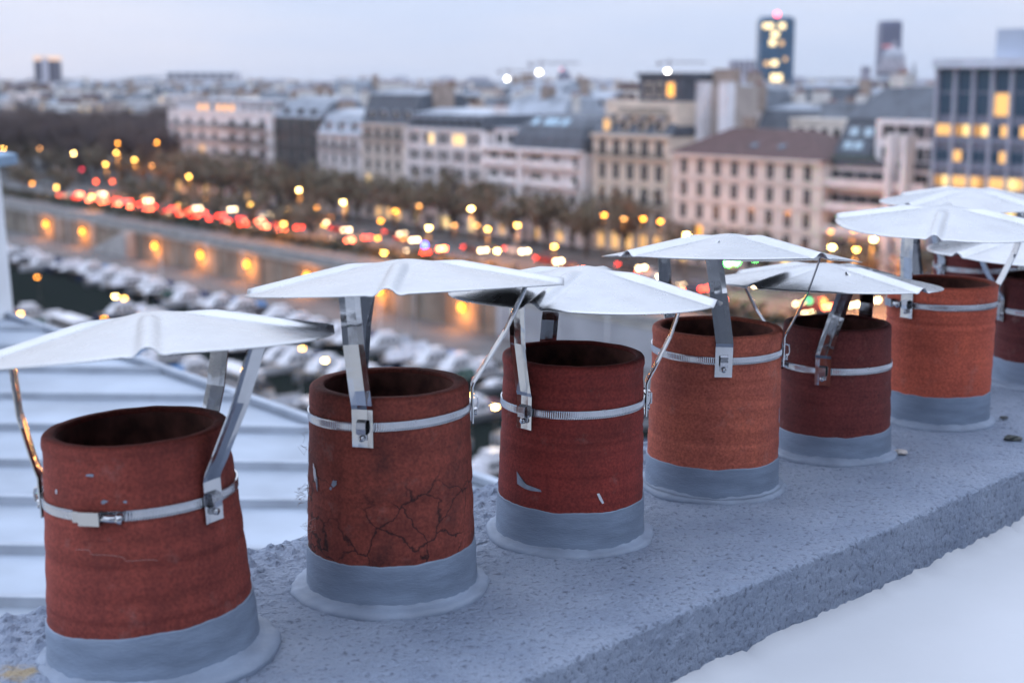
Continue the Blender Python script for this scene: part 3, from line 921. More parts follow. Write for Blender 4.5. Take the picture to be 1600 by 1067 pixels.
# ================================================================== THE CITY
GZ = -26.5                                   # street level
QZ = -31.4                                   # lower quay
WZ = -32.4                                   # water
O2 = Vector((-94.0, 292.0, 0))
U2 = Vector((0.635, -0.7725, 0)).normalized()
N2 = Vector((0.7725, 0.635, 0)).normalized()
ANG = atan2(U2.y, U2.x)
def un(u, n, z=0.0):
    q = O2 + U2 * u + N2 * n
    return Vector((q.x, q.y, z))
def to_un(p):
    d = Vector((p.x, p.y, 0)) - O2
    return d.dot(U2), d.dot(N2)

M['asphalt'] = mat('asphalt', (0.055, 0.055, 0.058), 0.85, var=0.25, vscale=0.3, world=True)
M['paving'] = mat('granite_paving', (0.095, 0.092, 0.092), 0.8, var=0.22, vscale=0.25, world=True)
M['city_ground'] = mat('city_ground', (0.13, 0.125, 0.125), 0.9, var=0.3, vscale=0.05, world=True)
M['water'] = mat('basin_water', (0.012, 0.016, 0.015), 0.10, bump=0.05, bscale=0.9, world=True, spec=0.0)
M['quay_stone'] = mat('quay_limestone', (0.22, 0.19, 0.155), 0.85, var=0.28, vscale=0.35, world=True)
M['marking'] = mat('road_paint', (0.7, 0.7, 0.68), 0.7)

def uquad(name, u0, u1, n0, n1, z, m, parent=None, kind=None):
    b = MB(); b.add([un(u0, n0, z), un(u1, n0, z), un(u1, n1, z), un(u0, n1, z)], [(0, 1, 2, 3)])
    o = b.build(name, [m], parent)
    if kind: o['kind'] = kind
    return o
def ubox(mb, u0, u1, n0, n1, z0, z1, mi=0):
    vs = [un(u0,n0,z0),un(u1,n0,z0),un(u1,n1,z0),un(u0,n1,z0),un(u0,n0,z1),un(u1,n0,z1),un(u1,n1,z1),un(u0,n1,z1)]
    mb.add(vs, [(3,2,1,0),(4,5,6,7),(0,1,5,4),(1,2,6,5),(2,3,7,6),(3,0,4,7)], mi)

# ground: one sheet with the basin cut out of it
def build_ground():
    u0, u1, n0, n1 = -170.0, 420.0, -62.0, -0.6
    b = MB()
    A_, B_, C_, D_ = un(u0, n1, GZ), un(u1, n1, GZ), un(u1, n0, GZ), un(u0, n0, GZ)
    TL, TR, BR_, BL = (-3200, 5900, GZ), (3200, 5900, GZ), (3200, -550, GZ), (-3200, -550, GZ)
    b.add([A_, B_, C_, D_, TL, TR, BR_, BL], [(0, 1, 5), (1, 6, 5), (0, 5, 4), (2, 3, 7), (2, 7, 6), (3, 0, 4), (3, 4, 7), (1, 2, 6)])
    o = b.build('ground', [M['city_ground']]); o['kind'] = 'structure'
    w_ = uquad('water', u0, u1, -62, 0, WZ, M['water'], None, 'structure')
    q = MB(); ubox(q, u0, 420, -11, -0.60, WZ - 1, QZ - 0.01)
    o = q.build('quay_path', [M['paving']]); o['kind'] = 'structure'
    q = MB(); ubox(q, u0, 420, -62, -46, WZ - 1, QZ)
    o = q.build('near_quay_path', [mat('sandy_path', (0.34, 0.25, 0.17), 0.9, var=0.25, vscale=0.3, world=True)]); o['kind'] = 'structure'
    # roads and pavements
    r = uquad('road', -260, 420, 15, 33, GZ + 0.012, M['asphalt'], None, 'structure')
    mk = MB()
    for i in range(-80, 136):
        for nn in (19.5, 28.5):
            mk.add([un(i*3.0*1.7, nn - 0.07, GZ + 0.018), un(i*3.0*1.7 + 2.2, nn - 0.07, GZ + 0.018), un(i*3.0*1.7 + 2.2, nn + 0.07, GZ + 0.018), un(i*3.0*1.7, nn + 0.07, GZ + 0.018)], [(0,1,2,3)])
    mk.add([un(-260, 23.9, GZ + 0.018), un(420, 23.9, GZ + 0.018), un(420, 24.1, GZ + 0.018), un(-260, 24.1, GZ + 0.018)], [(0,1,2,3)])
    mo = mk.build('lane_marking', [M['marking']], r); mo['kind'] = 'stuff'
    p1 = MB(); ubox(p1, -260, 420, -0.6, 14.9, GZ - 0.2, GZ + 0.13)
    o = p1.build('quayside_pavement', [M['paving']]); o['kind'] = 'structure'
    p2 = MB(); ubox(p2, -260, 420, 33.1, 46.5, GZ - 0.2, GZ + 0.13)
    o = p2.build('pavement', [M['paving']]); o['kind'] = 'structure'
build_ground()

# quay wall with coping, parapet and courses
def build_quay_wall():
    root = empty('quay_wall', un(0, 0, QZ), ANG)
    tag(root, 'long limestone quay wall lit by amber wall lamps above the moored boats', 'wall')
    b = MB(); b.box(-170, 146, -0.6, -0.02, 0, GZ - QZ - 0.35)
    b.build('masonry', [M['quay_stone']], root)
    b = MB(); b.box(146.02, 420, -0.9, -0.02, 0, GZ - QZ - 0.35)
    g = b.build('grey_section', [mat('grey_cast_stone', (0.34, 0.345, 0.37), 0.85, var=0.12, vscale=0.25, world=True)], root)
    g['label'] = 'pale grey section of the quay wall'
    c = MB(); c.box(-170, 420, -0.98, 0.0, GZ - QZ - 0.35, GZ - QZ + 0.02)
    c.build('coping', [mat('pale_coping', (0.33, 0.315, 0.29), 0.8, var=0.15, vscale=0.5, world=True)], root)
    d = MB(); d.box(-170, 420, -0.35, -0.05, GZ - QZ + 0.15, GZ - QZ + 1.05)
    d.build('parapet', [mat('parapet_stone', (0.27, 0.265, 0.26), 0.85, var=0.2, vscale=0.5, world=True)], root)
    for k in range(45):
        s = MB(); s.box(-0.35, 0.35, -0.82, -0.6, 0, GZ - QZ - 0.36)
        if k == 0: me = s.mesh('pilaster', [M['quay_stone']])
        link('pilaster', me, root, (-168 + k * 7.05, 0, 0))
    # stair ramp running up the wall
    st = MB()
    for i in range(26):
        st.box(24 + i * 0.62, 24 + (i + 1) * 0.62, -2.8, -0.83, 0, 0.19 * (i + 1))
    so = st.build('stair', [mat('stair_stone', (0.36, 0.34, 0.33), 0.8, var=0.2, vscale=0.4, world=True)], root)
    nb = MB(); nb.box(-170, 420, -62.3, -61.9, 0, GZ - QZ + 0.9)
    o = nb.build('near_quay_wall', [M['quay_stone']]); o.location = un(0, 0, QZ); o.rotation_euler = (0, 0, ANG)
    tag(o, 'stone retaining wall on the near side of the basin', 'wall')
build_quay_wall()

# own building body under the roofs
def own_building():
    m = mat('pale_render_wall', (0.55, 0.52, 0.47), 0.8, var=0.1, vscale=0.5, world=True)
    b = MB()
    e0 = EDGE(YS[0]); e1 = EDGE(YS[-1])
    pts = [e0 - NE * 0.05, e1 - NE * 0.05, e1 + Vector((-6, 0, 0)), Vector((-6, -4, 0)), Vector((e0.x - 0.05, -4, 0))]
    z1, z0 = ZR - 0.06, GZ
    n = len(pts)
    vs = [(p.x, p.y, z0) for p in pts] + [(p.x, p.y, z1) for p in pts]
    b.add(vs, [tuple(range(n, 2*n))[::-1]] + [(i, (i+1) % n, n+(i+1) % n, n+i) for i in range(n)])
    # block that carries the stack and the white roof
    q = [S0 + SD * -1.3 + SN * (BACK + 0.012), S0 + SD * 3.28 + SN * (BACK + 0.012), S0 + SD * 3.28 + SN * 2.9, S0 + SD * -1.3 + SN * 2.9]
    vs = [(p.x, p.y, z0) for p in q] + [(p.x, p.y, -0.14) for p in q]
    b.add(vs, [(4,5,6,7)[::-1]] + [(i, (i+1) % 4, 4+(i+1) % 4, 4+i) for i in range(4)])
    o = b.build('apartment_block', [m])
    tag(o, 'block under the camera whose roofs carry the grey chimney stack', 'building')
own_building()
def upper_storey():  # unseen dark mansard added behind the camera, dims the stack's front face
    b = MB()
    q = [S0 + SD * -7 + SN * 2.75, S0 + SD * 9 + SN * 2.75, S0 + SD * 9 + SN * 8, S0 + SD * -7 + SN * 8]
    t = [S0 + SD * -7 + SN * 3.55, S0 + SD * 9 + SN * 3.55, S0 + SD * 9 + SN * 7.2, S0 + SD * -7 + SN * 7.2]
    vs = [(p.x, p.y, GZ) for p in q] + [(p.x, p.y, -0.13) for p in q] + [(p.x, p.y, 2.9) for p in t]
    b.add(vs, [(i, (i+1) % 4, 4+(i+1) % 4, 4+i) for i in range(4)] + [(4+i, 4+(i+1) % 4, 8+(i+1) % 4, 8+i) for i in range(4)] + [(8, 9, 10, 11)])
    o = b.build('unseen_shade_storey', [mat('shade_storey_slate', (0.09, 0.10, 0.12), 0.6, var=0.2, vscale=4, world=True)])
    tag(o, 'unseen slate mansard storey added behind the viewpoint to shade the stack front', 'building')
upper_storey()


_ONES = ['', 'first', 'second', 'third', 'fourth', 'fifth', 'sixth', 'seventh', 'eighth', 'ninth', 'tenth', 'eleventh', 'twelfth', 'thirteenth', 'fourteenth', 'fifteenth', 'sixteenth', 'seventeenth', 'eighteenth', 'nineteenth', 'twentieth']
_TENS = {2: 'twenty', 3: 'thirty', 4: 'forty', 5: 'fifty', 6: 'sixty', 7: 'seventy', 8: 'eighty'}
def ordn(k):
    if k <= 20: return _ONES[k]
    t, o = divmod(k, 10)
    return _TENS[t][:-1] + 'ieth' if o == 0 else _TENS[t] + '-' + _ONES[o]

# ------------------------------------------------------------------ facade kit
def glass_mat(name, c=(0.025, 0.028, 0.034)):
    return mat(name, c, 0.12, spec=0.4)
M['glass'] = glass_mat('window_glass')
M['glass_blue'] = glass_mat('blue_glass', (0.045, 0.08, 0.12))
M['lit_warm'] = emitter('lit_window_warm', (1.0, 0.55, 0.20), 1.2)
M['lit_yellow'] = emitter('lit_window_yellow', (1.0, 0.68, 0.27), 1.6)
M['lit_dim'] = emitter('lit_window_dim', (1.0, 0.52, 0.20), 0.55)
M['lit_amber'] = emitter('lit_window_amber', (1.0, 0.42, 0.06), 2.2)
M['frame_white'] = mat('white_window_frame', (0.62, 0.60, 0.58), 0.7)
M['iron'] = mat('black_ironwork', (0.03, 0.03, 0.034), 0.5)
M['slate'] = mat('slate_roof', (0.075, 0.085, 0.105), 0.6, var=0.25, vscale=0.7)
M['zinc_roof'] = mat('grey_zinc_roof', (0.21, 0.235, 0.275), 0.5, 0.2, var=0.2, vscale=0.4)
M['zinc_pale'] = mat('pale_zinc_roof', (0.34, 0.37, 0.42), 0.45, 0.2, var=0.15, vscale=0.4)
M['tile_brown'] = mat('brown_tile_roof', (0.085, 0.045, 0.042), 0.8, var=0.25, vscale=1.0)
M['chim'] = mat('chimney_brick', (0.32, 0.25, 0.21), 0.85, var=0.2, vscale=0.6)
M['pot_far'] = mat('far_pot', (0.24, 0.09, 0.06), 0.8)
WALLS = {}
def wall_mat(name, c):
    if name not in WALLS: WALLS[name] = mat('wall_' + name, tuple(min(0.80, v * 1.18) for v in c), 0.85, var=0.10, vscale=0.35)
    return WALLS[name]
WM = {}
def win_mesh(wd, ht, glass, surround, key):
    k = (round(wd, 2), round(ht, 2), glass, key)
    if k not in WM:
        b = MB()
        t = 0.14
        # surround: four bars, glass set behind them
        b.box(-wd/2 - t, wd/2 + t, -0.12, 0.02, ht, ht + 0.22, 0)
        b.box(-wd/2 - t, wd/2 + t, -0.20, 0.02, -0.16, 0, 0)
        b.box(-wd/2 - t, -wd/2, -0.10, 0.02, 0, ht, 0)
        b.box(wd/2, wd/2 + t, -0.10, 0.02, 0, ht, 0)
        b.box(-0.04, 0.04, -0.06, 0.02, 0, ht, 2)
        b.box(-wd/2, wd/2, -0.025, 0.02, 0, ht, 1)
        WM[k] = b.mesh('window', [surround, M[glass], M['frame_white']])
    return WM[k]

class Bld:
    def __init__(s, name, label, u0, u1, n0, depth, wall, cat='building', group=None, z=GZ):
        s.w = u1 - u0; s.d = depth
        s.root = empty(name, un(u0, n0, z), ANG)
        tag(s.root, label, cat, group)
        s.wm = wall
    def box(s, nm, x0, x1, y0, y1, z0, z1, m):
        b = MB(); b.box(x0, x1, y0, y1, z0, z1); return b.build(nm, [m], s.root)
    def wall(s, h, x0=0, x1=None, y0=0, y1=None, nm='wall'):
        return s.box(nm, x0, s.w if x1 is None else x1, y0, s.d if y1 is None else y1, 0, h, s.wm)
    def windows(s, xs, z, wd, ht, y=0.0, lit=(), glass='glass', litm='lit_warm', key='a'):
        for i, x in enumerate(xs):
            g = litm if i in lit else glass
            link('window', win_mesh(wd, ht, g, s.wm, key + s.wm.name), s.root, (x, y, z))
    def side_windows(s, ys, z, wd, ht, x, glass='glass', lit=(), rz=pi/2):
        for i, y in enumerate(ys):
            g = 'lit_warm' if i in lit else glass
            link('window', win_mesh(wd, ht, g, s.wm, 's' + s.wm.name), s.root, (x, y, z), rz)
    def cols(s, n, m0=1.2, x0=0.0, x1=None):
        x1 = s.w if x1 is None else x1
        a, b = x0 + m0, x1 - m0
        return [a + (b - a) * (i + 0.5) / n for i in range(n)]
    def cornice(s, z, m=None, d=0.45, h=0.35, x0=0, x1=None, y=0.0, nm='cornice'):
        return s.box(nm, x0 - 0.1, (s.w if x1 is None else x1) + 0.1, y - d, y + 0.3, z, z + h, m or s.wm)
    def balcony(s, z, x0=0.3, x1=None, d=0.9, m=None, rail=None, y=0.0, solid=False, h=1.0):
        x1 = s.w - 0.3 if x1 is None else x1
        o = s.box('balcony', x0, x1, y - d, y + 0.05, z - 0.18, z, m or s.wm)
        b = MB()
        if solid: b.box(x0, x1, -d, -d + 0.12, 0.0, h)
        else:
            b.box(x0, x1, -d, -d + 0.05, h - 0.08, h)
            b.box(x0, x1, -d, -d + 0.05, 0.06, 0.12)
            k = int((x1 - x0) / 0.28)
            for i in range(k + 1):
                xx = x0 + (x1 - x0 - 0.06) * i / max(1, k)
                b.box(xx, xx + 0.06, -d, -d + 0.05, 0.1, h - 0.06)
        b.build('railing', [rail or M['iron']], o, (0, y, z))
        return o
    def mansard(s, z, h, inset=2.0, m=None, x0=0, x1=None, y0=0, y1=None, top=True, topm=None, side=0.3):
        x1 = s.w if x1 is None else x1; y1 = s.d if y1 is None else y1
        b = MB(); b.frustum((x0, x1, y0, y1), (x0 + side, x1 - side, y0 + inset, y1 - inset), z, z + h)
        o = b.build('roof', [m or M['slate']], s.root)
        if top:
            t = MB(); t.frustum((x0 + side - 0.15, x1 - side + 0.15, y0 + inset - 0.15, y1 - inset + 0.15), (x0 + side + 1.0, x1 - side - 1.0, (y0 + y1)/2 - 0.4, (y0 + y1)/2 + 0.4), z + h + 0.003, z + h + 1.0)
            t.build('roof_top', [topm or M['zinc_roof']], o)
        return o
    def dormers(s, roof, xs, z, wd=1.1, ht=1.5, y=0.5, lit=(), m=None):
        for i, x in enumerate(xs):
            b = MB()
            b.box(x - wd/2 - 0.18, x + wd/2 + 0.18, y, y + 1.8, z, z + ht + 0.25, 0)
            b.frustum((x - wd/2 - 0.3, x + wd/2 + 0.3, y - 0.12, y + 1.9), (x - 0.1, x + 0.1, y - 0.12, y + 1.9), z + ht + 0.253, z + ht + 0.7, 1)
            b.box(x - wd/2, x + wd/2, y - 0.03, y + 0.1, z + 0.12, z + ht + 0.1, 2)
            b.build('dormer', [m or s.wm, M['zinc_roof'], M['lit_warm'] if i in lit else M['glass']], roof)
    def chimney(s, x, y, z0, z1, wx=0.7, wy=2.2, pots=4, m=None):
        b = MB(); b.box(x - wx/2, x + wx/2, y - wy/2, y + wy/2, z0, z1); b.box(x - wx/2 - 0.1, x + wx/2 + 0.1, y - wy/2 - 0.1, y + wy/2 + 0.1, z1, z1 + 0.16)
        o = b.build('chimney', [m or M['chim']], s.root)
        p = MB()
        for k in range(pots):
            yy = y - wy/2 + wy * (k + 0.5) / pots
            p.lathe([(0.13, z1 + 0.15), (0.12, z1 + 0.75)], 8, 0, True, c=(x, yy, 0)); 
        if pots: 
            q = p.build('pot_row', [M['pot_far']], o); q['kind'] = 'stuff'
        return o

NF = 46.5
def u_at(px, n):
    # where the vertical plane through image column px crosses the line n = const
    d = ray(px, 300); s = d.x / d.y
    # O.x + u*Ux + n*Nx = s * (O.y + u*Uy + n*Ny)
    return (s * (O2.y + n * N2.y) - O2.x - n * N2.x) / (U2.x - s * U2.y)
def z_at(px, py, n):
    u = u_at(px, n); p = un(u, n)
    return at_y(px, py, p.y).z

cream = (0.50, 0.43, 0.37); white_ = (0.62, 0.57, 0.56); pinkish = (0.50, 0.43, 0.41); grey_ = (0.42, 0.40, 0.40)

def b_left():                       # white block with long balconies
    u0, u1 = u_at(268, NF), u_at(428, NF)
    h = z_at(348, 178, NF) - GZ
    B = Bld('balcony_apartment_block', 'white apartment block with long balconies and orange lit attic beside the dark block', u0, u1, NF, 15, wall_mat('white_warm', white_))
    B.wall(h)
    fl = 6; fh = h / fl
    half = B.w * 0.56
    for f in range(1, fl):
        z = f * fh + 0.5
        B.windows(B.cols(4, 1.0, 0, half), z, 1.9, 1.7, lit=(random.choice((1, 2)),) if f in (3,) else ())
        B.windows(B.cols(3, 0.8, half, B.w), z, 2.4, 1.8, lit=(1,) if f == 2 else ())
        B.balcony(z - 0.45, 0.6, half - 0.5, 1.0)
        B.balcony(z - 0.45, half + 0.4, B.w - 0.4, 1.4, solid=True, rail=M['iron'] if f % 2 else None)
    B.windows(B.cols(7, 1.0), 0.4, 2.2, 2.6, lit=(0, 2, 5), key='shop')
    at = B.box('attic', 0.6, B.w * 0.95, 2.2, 13, h, h + 2.9, wall_mat('attic', (0.46, 0.45, 0.47)))
    B.windows(B.cols(6, 1.0, B.w * 0.2, B.w * 0.62), h + 0.4, 1.5, 1.5, y=2.2, lit=(0, 1, 3, 4, 5), litm='lit_amber')
    B.windows(B.cols(4, 0.6, B.w * 0.64, B.w * 0.95), h + 0.5, 1.4, 1.6, y=2.2)
    B.box('roof', 0.3, B.w * 0.97, 1.7, 13.3, h + 2.9, h + 3.15, M['zinc_pale'])
    B.box('parapet', 0, B.w, -0.1, 0.2, h, h + 0.8, B.wm)
    B.chimney(B.w * 0.9, 9, h + 3, h + 4.6); B.chimney(2.5, 9, h + 3, h + 4.4)
def b_dark():                       # dark bronze glass block
    u0, u1 = u_at(429, NF), u_at(498, NF)
    h = z_at(463, 184, NF) - GZ
    B = Bld('dark_apartment_block', 'dark brown glazed block with grey sloping roof between pale blocks', u0, u1, NF + 0.5, 14, wall_mat('bronze', (0.085, 0.075, 0.072)))
    B.wall(h)
    for f in range(6):
        z = f * h / 6
        B.windows(B.cols(4, 0.5), z + 0.6, 2.0, h / 6 - 1.0, lit=(2,) if f == 1 else ())
        B.box('spandrel', 0, B.w, -0.25, 0.02, z + 0.02, z + 0.35, wall_mat('bronze2', (0.06, 0.055, 0.055)))
    r = B.mansard(h, 3.4, 3.5, M['zinc_roof'])
    B.dormers(r, B.cols(3, 1.0), h + 0.4, 1.2, 1.2, 0.7)
    B.chimney(0.6, 8, h + 2, h + 5.6, 0.8, 4, 6, wall_mat('chimpale', (0.52, 0.49, 0.46)))
def b_small():
    u0, u1 = u_at(499, NF), u_at(566, NF)
    h = z_at(532, 210, NF) - GZ
    B = Bld('mansard_house', 'pale house with blue grey mansard roof beside the dark glazed block', u0, u1, NF, 13, wall_mat('pale_pink', (0.54, 0.49, 0.48)))
    B.wall(h)
    for f in range(5):
        B.windows(B.cols(4, 0.8), f * h / 5 + 0.5, 1.15, 2.0, lit=(2,) if f == 0 else ())
        if f in (2, 4): B.balcony(f * h / 5 + 0.35, d=0.7)
    B.cornice(h - 0.3)
    r = B.mansard(h, 4.0, 2.2, M['zinc_pale'], topm=M['zinc_pale'])
    B.dormers(r, B.cols(3, 0.8), h + 0.5, 1.2, 1.6, 0.4)
    B.chimney(0.4, 7, h + 1, h + 6.2, 0.8, 4, 6); B.chimney(B.w - 0.4, 7, h + 1, h + 6.0, 0.8, 4, 6, M['chim'])
def b_hauss(px0, px1, py, name, label, wall, seed, mans=5.0, fl=6, ncol=6, nn=NF, chim=True, litp=0.06):
    rn = random.Random(seed)
    u0, u1 = u_at(px0, nn), u_at(px1, nn)
    h = z_at((px0 + px1) / 2, py, nn) - GZ
    B = Bld(name, label, u0, u1, nn, 14, wall)
    B.wall(h)
    for f in range(fl):
        z = f * h / fl
        B.windows(B.cols(ncol, 0.7), z + 0.55, 1.45, h / fl - 1.15, lit=[i for i in range(ncol) if rn.random() < litp or (f == 0 and rn.random() < 0.4)], litm=rn.choice(('lit_warm', 'lit_yellow')))
        if f == 2 or f == fl - 1: B.balcony(z + 0.35, d=0.75)
        else: B.box('string_course', -0.05, B.w + 0.05, -0.18, 0.02, z - 0.1, z + 0.14, wall)
    B.cornice(h - 0.25, h=0.5, d=0.6)
    r = B.mansard(h + 0.25, mans, 1.9, M['slate'])
    B.dormers(r, B.cols(max(2, ncol - 1), 0.8), h + 0.7, 1.1, 1.7, 0.35, lit=[i for i in range(ncol) if rn.random() < litp])
    if chim:
        B.chimney(0.45, 7, h, h + mans + 2.4, 0.9, 5.5, 8, wall_mat('chimpale', (0.52, 0.49, 0.46)))
        B.chimney(B.w - 0.45, 7, h, h + mans + 2.1, 0.9, 5, 7)
    return B, h
def b_white():
    u0, u1 = u_at(651, NF), u_at(768, NF)
    h = z_at(710, 204, NF) - GZ
    B = Bld('white_gridded_block', 'white block with tall paired windows under a dark dormer strip', u0, u1, NF - 2, 15, wall_mat('bright', (0.68, 0.63, 0.62)))
    B.wall(h)
    for f in range(6):
        z = f * h / 6
        xs = []
        for k in range(5):
            c = B.w * (k + 0.5) / 5; xs += [c - 0.9, c + 0.9]
        B.windows(xs, z + 0.5, 1.4, h / 6 - 1.1, lit={5: (3, 6, 7), 0: (1, 4, 5, 8)}.get(f, ()), litm='lit_yellow')
        B.box('string_course', -0.05, B.w + 0.05, -0.16, 0.02, z - 0.12, z + 0.12, B.wm)
    for k in range(6):
        B.box('pier', B.w * k / 5 - 0.3, B.w * k / 5 + 0.3, -0.3, 0.02, 0.15, h - 0.16, B.wm)
    B.cornice(h - 0.1, h=0.4)
    r = B.mansard(h + 0.3, 2.6, 1.2, M['slate'], topm=M['zinc_pale'])
    B.dormers(r, B.cols(9, 0.6), h + 0.5, 1.0, 1.3, 0.3, m=M['slate'])
    B.chimney(B.w - 1.2, 5, h, h + 4.2, 1.6, 2.4, 4, B.wm)
def b_loggia():
    u0, u1 = u_at(769, NF), u_at(924, NF)
    h = z_at(846, 236, NF) - GZ
    B = Bld('loggia_block', 'white block with deep loggias under a big dark mansard with skylights', u0, u1, NF - 2, 16, wall_mat('bright', (0.68, 0.63, 0.62)))
    B.wall(h)
    fl = 5
    for f in range(fl):
        z = f * h / fl
        hh_ = h / fl - 1.3
        if f >= 3:
            B.windows([B.w * 0.12, B.w * 0.27, B.w * 0.33], z + 0.7, 2.2, hh_, key='log')
            B.windows([B.w * 0.53, B.w * 0.58], z + 0.7, 1.8, hh_, key='log2')
            B.windows([B.w * 0.75, B.w * 0.93], z + 0.7, 1.3, hh_)
            B.balcony(z + 0.6, 0.6, B.w * 0.4, 1.2, solid=True, rail=B.wm)
            B.balcony(z + 0.6, B.w * 0.46, B.w * 0.97, 1.2, solid=True, rail=B.wm)
        else:
            B.windows(B.cols(8, 0.8), z + 0.6, 1.4, hh_, lit=(1, 4, 6) if f == 0 else ())
    B.box('pier', B.w * 0.415, B.w * 0.455, -1.3, 0.02, 0.15, h, B.wm)
    B.cornice(h, h=0.45, d=1.4)
    # swept mansard
    x0 = B.w * 0.30
    b = MB(); prof = [(0.0, 0.0), (0.35, 2.0), (1.3, 3.8), (3.0, 5.2), (5.2, 5.9)]
    for a, c in zip(prof[:-1], prof[1:]):
        b.frustum((x0 + a[0]*0.9, B.w - a[0]*0.9, a[0], B.d - a[0]), (x0 + c[0]*0.9, B.w - c[0]*0.9, c[0], B.d - c[0]), h + 0.46 + a[1], h + 0.46 + c[1])
    r = b.build('roof', [M['slate']], B.root)
    for x in (0.46, 0.58, 0.62, 0.66, 0.75):
        s = MB(); s.box(-0.75, 0.75, -0.02, 0.12, -0.85, 0.85)
        o = s.build('skylight', [mat('skylight_glass', (0.30, 0.42, 0.50), 0.15, 0.3)], r, (B.w * x, 1.3 + 0.78, h + 0.46 + 4.5)); o.rotation_euler = (R(-50), 0, 0)
    B.box('attic', 0.5, B.w * 0.29, 2.0, 12, h + 0.46, h + 3.4, B.wm)
    B.windows([B.w * 0.09, B.w * 0.2], h + 0.9, 2.0, 1.7, y=2.0)
    B.box('attic_roof', 0.2, B.w * 0.30, 1.6, 12.4, h + 3.4, h + 3.65, M['zinc_pale'])
    for x in (0.14, 0.62, 0.95):
        bl = MB(); bl.lathe([(0.05, 0), (0.5, 0.3), (0.55, 0.7), (0.2, 1.1)], 9, 0, True)
        bl.build('potted_shrub', [M['leaf_dark']], B.root, (B.w * x, -0.7, 3 * h / fl + 1.0))
def b_corner():
    B, h = b_hauss(926, 1046, 213, 'corner_apartment_house', 'cream corner house with balcony and lit dormer beside tall white flues', wall_mat('cream2', (0.56, 0.48, 0.40)), 31, 2.2, 5, 5, NF - 1, chim=False)
    B.box('upper_storey', 1.2, B.w - 0.2, 1.6, 12.5, h + 0.26, h + 5.4, B.wm)
    B.windows(B.cols(4, 1.5), h + 1.2, 1.2, 2.2, y=1.6); B.balcony(h + 3.4, 5, B.w - 1.5, 0.8, y=1.6)
    top = B.box('penthouse', B.w * 0.46, B.w - 0.3, 2.4, 12, h + 5.4, h + 9.2, M['slate'])
    B.windows([B.w * 0.58, B.w * 0.72], h + 6.2, 1.3, 1.9, y=2.4); B.windows([B.w * 0.86], h + 6.2, 1.4, 2.0, y=2.4, lit=(0,), litm='lit_amber')
    B.box('roof', B.w * 0.44, B.w, 2.0, 12.3, h + 9.2, h + 9.8, M['slate'])
    for k, x in enumerate((B.w + 0.6, B.w + 5.4)):
        B.chimney(x, 6.5, h - 3, h + 8.3, 1.7, 1.8, 0, wall_mat('flue_white', (0.66, 0.65, 0.67)))
    B.box('party_wall', B.w - 0.25, B.w + 6.2, 7.3, 12.6, 0, h + 7.8, wall_mat('party', (0.36, 0.31, 0.28)))
    B.chimney(B.w + 3, 9, h + 7.8, h + 10.2, 5.0, 0.9, 0, M['chim'])
def b_brown():
    u0, u1 = u_at(1050, NF - 4), u_at(1284, NF - 4)
    h = z_at(1160, 247, NF - 4) - GZ
    B = Bld('hipped_roof_house', 'cream corner house with brown hipped roof and rows of shuttered windows', u0, u1, NF - 4, 15, wall_mat('cream', (0.60, 0.52, 0.47)))
    B.wall(h)
    for f in range(5):
        z = f * h / 5
        B.windows(B.cols(8, 0.8), z + 0.55, 1.25, h / 5 - 1.1, lit={1: (1,), 0: (0, 3, 6)}.get(f, ()), litm='lit_amber' if f == 1 else 'lit_yellow')
        B.box('string_course', -0.05, B.w + 0.05, -0.2, 0.02, z - 0.12, z + 0.1, B.wm)
    B.side_windows([3, 6.5, 10], h * 0.82, 0.95, 1.9, B.w)
    B.cornice(h - 0.2, h=0.4, d=0.7)
    b = MB(); b.frustum((-0.6, B.w + 0.6, -0.7, B.d + 0.6), (B.w * 0.2, B.w * 0.72, B.d * 0.45, B.d * 0.55), h + 0.21, h + 3.9)
    r = b.build('roof', [M['tile_brown']], B.root)
    for x in (0.5, 0.68):
        s = MB(); s.box(-0.5, 0.5, -0.03, 0.1, -0.6, 0.6)
        o = s.build('skylight', [M['glass_blue']], r, (B.w * x, 2.2, h + 1.75)); o.rotation_euler = (R(-66), 0, 0)
    B.chimney(B.w * 0.3, B.d * 0.5, h + 2.5, h + 5.3, 2.0, 0.9, 0)
    # rear wing seen to the right, paler
    B.box('party_wall', B.w * 0.76, B.w * 0.99, B.d + 0.65, B.d + 5, 0, h + 4.4, wall_mat('party2', (0.55, 0.54, 0.55)))
